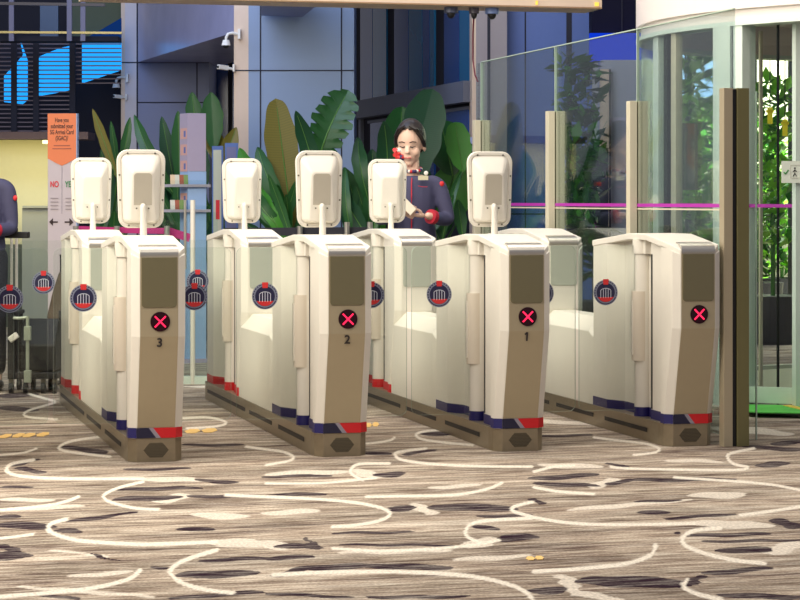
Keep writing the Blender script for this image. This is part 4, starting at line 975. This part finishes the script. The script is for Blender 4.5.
shrub(782, 22.8, .32, .4, 1.8, 460, 'byy', 'added bright green shrub behind the sign with the tick')
shrub(694, 17.9, .16, .8, 2.5, 380, 'yyb', 'added tall lime green shrub just beyond the drum, left of the white jamb')
shrub(773, 18.6, .14, .8, 2.2, 300, 'yyb', 'added tall slim lime shrub between the yellow tag shapes and the tick sign')
shrub(580, 17.6, .16, .6, 2.3, 420, 'gbd', 'added shrub standing in for foliage reflected in the glass screen')
# yellow tag shapes standing in for a distorted reflection in the glass
for px, py in ((752, 118), (770, 110), (785, 122)):
    e = MB(); p = at(px, py, 17.5); e.box(-.02, .02, -.004, .004, -.11, .02, mat('reflection_yellow', (214, 200, 30), .5)); e.box(-.03, .03, -.004, .004, -.02, .0, MATS['reflection_yellow']); e.tube([(0, 0, .02), (0, 0, 1.7)], .004, BLACK, 6)
    o = e.build('reflection_tag', loc=p); o.rotation_euler.z = -TH; tag(o, 'yellow tag shape standing in for a reflection in the door glass', 'tag', 'yellow tag shapes in place of reflections')

# ------------------------------------------------------------------ PEOPLE
SKIN = mat('skin', (228, 192, 172), .5, 0, .35); HAIR = mat('hair_black', (26, 18, 18), .35); JACK = mat('slate_jacket', (62, 62, 92), .75, noise=.1, nscale=30); REDC = mat('red_cuff', (176, 24, 48), .6)
TRO = mat('dark_trousers', (26, 26, 38), .8); LIP = mat('lips', (196, 116, 108), .5); EYE = mat('eye_line', (40, 26, 26), .5); SHOE = mat('black_shoe', (14, 14, 16), .3)
def skinned(verts, edges, radii, level=2):
    me = bpy.data.meshes.new('t'); me.from_pydata(verts, edges, []); o = bpy.data.objects.new('t', me); COL.objects.link(o)
    s = o.modifiers.new('s', 'SKIN'); s.use_smooth_shade = True
    sv = me.skin_vertices[0].data
    for i, r in enumerate(radii): sv[i].radius = r if isinstance(r, tuple) else (r, r)
    sv[0].use_root = True
    u = o.modifiers.new('u', 'SUBSURF'); u.levels = level; u.render_levels = level
    bpy.context.view_layer.update()
    out = bpy.data.meshes.new_from_object(o.evaluated_get(bpy.context.evaluated_depsgraph_get())); bpy.data.objects.remove(o); return out
def chain(lst, level=2):      # lst: list of chains [(pos, r), ...] each its own skin
    res = []
    for c in lst:
        v = [p for p, r in c]; e = [(i, i+1) for i in range(len(c)-1)]; res.append(skinned(v, e, [r for p, r in c], level))
    return res
def fuse(meshes, mb, name, m, parent, voxel=.008, smooth=4):
    bm = bmesh.new()
    for me in meshes: bm.from_mesh(me)
    if mb:
        t = bpy.data.meshes.new('t'); t.from_pydata(mb.v, [], mb.f); bm2 = bmesh.new(); bm2.from_mesh(t); bmesh.ops.recalc_face_normals(bm2, faces=bm2.faces); bm2.to_mesh(t); bm2.free(); bm.from_mesh(t)
    me = bpy.data.meshes.new(name); bm.to_mesh(me); bm.free()
    o = bpy.data.objects.new('t', me); COL.objects.link(o)
    r = o.modifiers.new('r', 'REMESH'); r.mode = 'VOXEL'; r.voxel_size = voxel
    s = o.modifiers.new('s', 'SMOOTH'); s.iterations = smooth; s.factor = .5
    bpy.context.view_layer.update()
    out = bpy.data.meshes.new_from_object(o.evaluated_get(bpy.context.evaluated_depsgraph_get())); bpy.data.objects.remove(o)
    out.name = name; out.materials.clear(); out.materials.append(m); out.polygons.foreach_set('use_smooth', [True]*len(out.polygons))
    n = bpy.data.objects.new(name, out); COL.objects.link(n); n.parent = parent; return n
def hand(wr, mid, palm_n, L=.17):      # wrist point, direction, palm normal; returns chains
    wr = Vector(wr); d = Vector(mid).normalized(); n = Vector(palm_n).normalized(); s = d.cross(n).normalized(); out = []
    out.append([(wr, .022), (wr+d*L*.22, (.030, .016)), (wr+d*L*.45, (.034, .014))])
    for i, (k, ln) in enumerate(((-.027, .36), (-.009, .42), (.009, .40), (.026, .32))):
        b = wr+d*L*.40+s*k; p1 = wr+d*L*(.40+ln*.5)+s*k*1.05+n*.006; p2 = wr+d*L*(.40+ln*.8)+s*k*1.05+n*.022; p3 = wr+d*L*(.40+ln*.95)+s*k+n*.038
        out.append([(b, .0095), (p1, .0088), (p2, .0080), (p3, .0068)])
    b = wr+d*L*.15-s*.02; out.append([(b, .012), (b+d*.025-s*.020+n*.008, .010), (b+d*.052-s*.026+n*.02, .0085)])
    return out
def person(root, j, female=True, hold=None):
    V = Vector
    H = V(j['head']); nk = V(j['neck']); hs = .98
    # head (own little frame, tilted)
    hb = MB(); 
    hb.ball((0, .008, .035), .073, .092, .098, SKIN, 24, 16)              # skull
    hb.ball((0, -.022, -.030), .056, .062, .075, SKIN, 20, 14)             # face / jaw
    hb.ball((0, -.050, -.088), .024, .026, .022, SKIN, 14, 8)              # chin
    hb.ball((.033, -.050, -.028), .026, .026, .028, SKIN, 12, 8); hb.ball((-.033, -.050, -.028), .026, .026, .028, SKIN, 12, 8)
    hb.loft([[(-.009, -.078, .018), (.009, -.078, .018), (.007, -.06, .03), (-.007, -.06, .03)], [(-.014, -.1, -.026), (.014, -.1, -.026), (.014, -.06, -.03), (-.014, -.06, -.03)]], SKIN)
    hb.ball((0, -.098, -.024), .011, .011, .009, SKIN, 12, 8)
    hb.ball((0, -.078, -.052), .021, .011, .009, SKIN, 12, 8); hb.ball((0, -.074, -.064), .018, .011, .008, SKIN, 12, 8)
    for s in (-1, 1): hb.ball((s*.074, .012, -.01), .010, .018, .030, SKIN, 10, 8)
    tilt = Matrix.Translation(H) @ Matrix.Rotation(j.get('yaw', 0), 4, 'Z') @ Matrix.Rotation(j.get('nod', 0), 4, 'X') @ Matrix.Scale(j.get('hs', 1.12), 4)
    hb.v = [tuple(tilt @ V(v)) for v in hb.v]
    ch = []
    ch.append([(nk+V((0, .01, -.10)), .055), (nk, .045), (nk+V((0, -.005, .05)), .046), (H+V((0, .01, -.02)), .052)])
    ch.append([(V((0, 0, .92)), (.15, .10)), (V((0, 0, 1.08)), (.115, .085)), (V((0, 0, 1.22)), (.14, .10)), (V((0, .01, 1.34)), (.12, .08)), (nk+V((0, .01, -.05)), .06)])
    for s in ('l', 'r'):
        ch.append([(V(j['sh'+s]), .042), ((V(j['sh'+s])+V(j['el'+s]))/2, .040), (V(j['el'+s]), .036), ((V(j['el'+s])+V(j['wr'+s]))/2, .032), (V(j['wr'+s]), .023)])
        ch += hand(j['wr'+s], V(j['hd'+s]), V(j['pn'+s]))
        sx = -1 if s == 'l' else 1
        ch.append([(V((sx*.08, 0, .93)), .085), (V((sx*.09, -.01, .7)), .07), (V((sx*.095, -.01, .48)), .052), (V((sx*.1, .01, .3)), .05), (V((sx*.1, .02, .09)), .034), (V((sx*.105, -.03, .04)), .034), (V((sx*.11, -.13, .03)), .026)])
    fuse(chain(ch, 1), hb, 'body', SKIN, root, .0055, 2)
    # facial marks
    fm = MB()
    for s in (-1, 1):
        fm.tube([(s*.014, -.0790, .004), (s*.028, -.0805, .001), (s*.043, -.0735, .005)], .0032, EYE, 6)
        fm.tube([(s*.013, -.080, .026), (s*.030, -.080, .032), (s*.048, -.070, .027)], .0030, mat('brow', (74, 50, 44), .6), 6)
    fm.tube([(-.019, -.083, -.056), (-.008, -.0885, -.055), (0, -.0885, -.057), (.008, -.0885, -.055), (.019, -.083, -.056)], .0042, LIP, 8)
    fm.v = [tuple(tilt @ V(v)) for v in fm.v]; fm.build('facial_features', root, smooth=True, label='closed looking eyes, brows and lips')
    # hair
    hr = MB(); n_, k_ = 48, 32
    def hp(i, jj):
        a = -PI/2+PI*i/k_; q = math.cos(a); ph = 2*PI*jj/n_
        return V((.083*q*math.cos(ph), .014+.104*q*math.sin(ph), .034+.110*math.sin(a)))
    grid = [[hp(i, jj) for jj in range(n_)] for i in range(k_+1)]
    keep = []
    for i in range(k_):
        for jj in range(n_):
            c = (grid[i][jj]+grid[i+1][(jj+1) % n_])/2
            line = .100-.9*(abs(c.x)/.083)**2.6*.11                   # hairline falls from the parting to the temples
            if (c.y < .0 and c.z < line) or (c.z < -.045 and c.y < .05) or c.z < -.075: continue
            keep.append((i, jj))
    hr.v = [tuple(p) for r_ in grid for p in r_]
    for i, jj in keep: hr.f.append([i*n_+jj, i*n_+(jj+1) % n_, (i+1)*n_+(jj+1) % n_, (i+1)*n_+jj]); hr.m.append(hr.mi(HAIR))
    hr.ball((0, .125, .0), .036, .034, .036, HAIR, 16, 10)
    for s in (-1, 1): hr.tube([(s*.012, -.076, .118), (s*.045, -.066, .098), (s*.068, -.040, .055), (s*.077, -.012, .01), (s*.074, .03, -.03)], .014, HAIR, 8, radii=[.006, .013, .014, .012, .008])
    hr.v = [tuple(tilt @ V(v)) for v in hr.v]
    ho = hr.build('hair', root, smooth=True); so = ho.modifiers.new('solid', 'SOLIDIFY'); so.thickness = .004
    # jacket
    jc = []
    jc.append([(V((0, 0, .80)), (.185, .125)), (V((0, 0, .95)), (.168, .115)), (V((0, 0, 1.10)), (.145, .10)), (V((0, -.005, 1.23)), (.165, .115)), (V((0, .005, 1.325)), (.150, .092)), (nk+V((0, .012, -.045)), (.075, .065))])
    for s in ('l', 'r'):
        sh, el, wr = V(j['sh'+s]), V(j['el'+s]), V(j['wr'+s]); sx = -1 if s == 'l' else 1
        jc.append([(V((sx*.06, .005, sh.z+.015)), .062), (sh+V((0, 0, -.005)), .060), ((sh+el)/2, .053), (el, .048), (el+(wr-el)*.5, .046), (el+(wr-el)*.72, .043)])
    fuse(chain(jc, 2), None, 'jacket', JACK, root, .010, 4)
    cf = MB()
    for s in ('l', 'r'):
        el, wr = V(j['el'+s]), V(j['wr'+s]); cf.tube([el+(wr-el)*.66, el+(wr-el)*.80], .046, REDC, 18)
    cf.build('red_cuffs', root, smooth=True, label='red turned cuffs')
    # trousers and shoes
    tc = [[(V((0, 0, .95)), (.16, .11)), (V((0, 0, .86)), (.17, .12))]]
    for sx in (-1, 1): tc.append([(V((sx*.08, 0, .92)), .10), (V((sx*.09, -.01, .68)), .085), (V((sx*.095, -.005, .46)), .070), (V((sx*.1, .01, .26)), .062), (V((sx*.1, .015, .09)), .058)])
    fuse(chain(tc, 2), None, 'trousers', TRO, root, .012, 3)
    for sx in (-1, 1):
        e = MB(); e.ball((sx*.105, -.055, .038), .046, .13, .038, SHOE, 18, 10); e.build('shoe', root, smooth=True)
wd = 14.1; wb = at(413, 200, wd); wb.z = 0; wk = wd/F
def L_(px, py, yy=0): return ((px-413)*wk, yy, CH+(200-py)*wk)
w = thing('person', wb, 'staff woman in slate jacket with red cuffs looking down at a card in her hands', 'person', -TH)
J = dict(head=L_(410.5, 145, -.01), neck=L_(413, 171), yaw=-.22, nod=.20, hs=1.17,
  shl=L_(386, 183, .0), shr=L_(438.5, 183, .0), ell=L_(379, 220, -.03), elr=L_(449, 221, -.03), wrl=L_(398, 214, -.21), wrr=L_(425, 215, -.21),
  hdl=(.6, -.55, .12), pnl=(.3, .3, .9), hdr=(-.95, -.25, .0), pnr=(-.2, .5, .6))
person(w, J)
# uniform details
jk = w
e = MB()
zs = [L_(411, y, 0) for y in (178, 190, 200, 212)]
e.tube([(-.008, -.083, zs[0][2]), (-.010, -.103, 1.30), (-.010, -.118, 1.22), (-.01, -.113, 1.12), (-.01, -.103, 1.02)], .004, REDC, 6)
e.tube([(.03, -.124, L_(0, 186)[2]), (.06, -.121, L_(0, 187)[2]), (.09, -.112, L_(0, 187)[2])], .0025, REDC, 6)
e.build('red_piping', w, label='red front piping')
e = MB(); x, _, z = L_(423, 178); e.box(x-.032, x+.032, -.112, -.104, z-.014, z+.014, mat('badge_beige', (196, 190, 160), .4)); e.ball((x+.018, -.108, z+.03), .014, .005, .014, CW, 12, 8); e.build('name_badge', w, label='beige name badge with round pin')
e = MB(); x, _, z = L_(443.5, 184); e.ball((x-.012, -.045, z), .016, .014, .018, ST_RED, 14, 8); e.build('sleeve_badge', w, label='round red sleeve badge')
e = MB(); NV = mat('scarf_navy', (50, 40, 90), .6)
nx, _, nz = L_(412, 166)
for k_ in range(28):
    a = 2*PI*k_/28; b = 2*PI*(k_+1.1)/28
    e.tube([(nx+.058*math.cos(q), .0+.058*math.sin(q), nz-.02+.016*math.sin(q)) for q in (a, b)], .0105, [ST_RED, NV, NV, CW][k_ % 4], 8)
e.build('neck_scarf', w, label='patterned red, white and navy neck scarf')
e = MB(); bx, _, bz = L_(399, 154)
for k_, (dx, dz, ln, an, mt) in enumerate(((0, 0, .05, 2.4, ST_RED), (.0, 0, .045, .6, CW), (0, 0, .04, 3.4, ST_RED), (.0, .0, .04, 1.5, CW), (0, 0, .05, -.9, NV), (0, 0, .045, -1.9, ST_RED), (0, 0, .055, -.5, ST_RED))):
    c_, s_ = math.cos(an), math.sin(an)
    e.loft([[(bx+c_*ln*t-s_*w_, -.06-.02*math.sin(t*3)+yy, bz+s_*ln*t+c_*w_) for w_, yy in ((-.016*math.sin(.3+t*2.4), 0), (.016*math.sin(.3+t*2.4), 0), (.016*math.sin(.3+t*2.4), .006), (-.016*math.sin(.3+t*2.4), .006))] for t in (0, .25, .5, .75, 1)], mt)
e.ball((bx, -.07, bz), .012, .010, .012, ST_RED, 12, 8)
e.build('scarf_knot', w, label='red and white scarf knot at the cheek')
cp = at(405.5, 205, wd-.30); o = MB(); o.obox((-.045, 0, .05), (.05, -.02, -.045), .015, .055, mat('card_cream', (224, 214, 196), .5)); c = o.build('document_card', loc=cp, bevel=.002); c.rotation_euler.z = -TH
tag(c, 'cream card held in the staff woman\'s hands', 'card')
# second staff member at the left edge
ld = 14.0; lb = at(-19, 200, ld); lb.z = 0; lk = ld/F
def M_(px, py, yy=0): return ((px+19)*lk, yy, CH+(200-py)*lk)
m2 = thing('person', lb, 'staff member in slate jacket cut off by the left edge of the photo', 'person', -TH)
J2 = dict(head=(0, -.01, 1.60), neck=(0, 0, 1.43), yaw=.2, nod=.1, hs=1.05, shl=(-.19, 0, 1.335), shr=M_(8, 186), ell=(-.25, .0, 1.06), elr=M_(12.5, 229, -.02), wrl=(-.12, -.2, 1.05), wrr=M_(-5, 230, -.20),
  hdl=(.6, -.5, .1), pnl=(.3, .3, .9), hdr=(-.9, -.3, .1), pnr=(-.2, .5, .6))
person(m2, J2)
e = MB(); x, _, z = M_(16.5, 198); e.ball((x, -.045, z), .014, .012, .018, ST_RED, 14, 8); e.build('sleeve_badge', m2, label='round red sleeve badge')
e = MB(); a = at(13, 235, 14.05); e.box(-.05, .10, -.02, .05, -.02, .02, BLACK); e.box(-.03, .03, -.03, .02, .01, .045, BLACK); o = e.build('handheld_device', loc=a, bevel=.006); o.rotation_euler.z = -TH; tag(o, 'black device beside the arm of the staff member at the left edge', 'device')
e = MB()
for px in (11.5, 16.5):
    p = at(px, 200, 14.3); st = thing('stand_pole', (p.x, p.y, 0), 'thin white upright pole %s the black device at far left' % ('below' if px < 14 else 'just right below'), 'pole', 0, 'thin white poles at far left')
    q = MB(); q.cyl((0, 0), .009, 0, at(0, 238, 14.3).z, WHITE, 12); q.build('pole', st, smooth=True); q = MB(); q.cyl((0, 0), .014, 0, .012, WHITE, 20); q.build('base', st)

# ------------------------------------------------------------------ LIGHTS
def area(name, loc, target, sx, sy, power, rgb, spread=None):
    l = bpy.data.lights.new(name, 'AREA'); l.shape = 'RECTANGLE'; l.size = sx; l.size_y = sy; l.energy = power; l.color = lin(rgb)[:3]
    o = bpy.data.objects.new(name, l); COL.objects.link(o); o.location = loc
    o.rotation_euler = (Vector(target)-Vector(loc)).to_track_quat('-Z', 'Y').to_euler(); return o
area('overhead_fill_hall', (-2.2, 8.2, 4.4), (2.2, 11, .4), 5, 3, 400, (255, 245, 228))  # unseen lamp added above left; no hall ceiling is built
area('side_fill_left', (-3.2, 11.6, 3.3), (3, 11.4, .4), 5, 2, 190, (255, 248, 226))  # unseen side lamp added to brighten the left sides of the cabinets
area('overhead_fill_gates', (2.4, 11.3, 4.4), (2.4, 11.3, 0), 5, 3, 210, (255, 246, 230))  # unseen overhead lamp added above the gates, without a fixture
area('front_fill', (2.2, 7.0, 4.6), (2.2, 8.5, 0), 6, 3, 78, (255, 244, 230))  # unseen fill lamp added in front of the gates
area('background_blue_fill', (0.8, 14.6, 5.2), (3.8, 20, 1.6), 6, 2, 125, (190, 212, 255))  # unseen bluish lamp added for the background pillars, aimed downward
area('plant_light', (3.2, 15.0, 4.4), (4, 17.5, 1.5), 4, 1.5, 50, (235, 240, 255))
area('left_pillar_fill', (2.0, 19.0, 5.2), (3.0, 25, 1.8), 3, 1, 130, (190, 212, 255))  # unseen lamp added to brighten the left pillar
area('drum_light', tuple((DC+Vector((0, 0, 2.38)))), tuple(DC), 2.6, 2.6, 170, (255, 246, 225))
area('beyond_door_fill', tuple(at(860, -130, 20.6)), tuple(at(800, 210, 24)), 4, 1.5, 1100, (245, 255, 235))  # unseen lamp added to lift the wall beyond the drum
area('drum_upward_fill', tuple(DC+Vector((0, 0, 1.95))), tuple(DC+Vector((0, 0, 3))), 2.0, 2.0, 90, (255, 250, 238))  # unseen upward lamp added inside the drum to lift its header
area('left_room_light', tuple(at(20, 152, 20.4)), tuple(at(30, 240, 21.6)), 1.4, .4, 12, (255, 240, 170))
w_ = bpy.data.worlds.new('world'); sc.world = w_; w_.use_nodes = True
w_.node_tree.nodes['Background'].inputs[0].default_value = lin((196, 196, 210)); w_.node_tree.nodes['Background'].inputs[1].default_value = .42
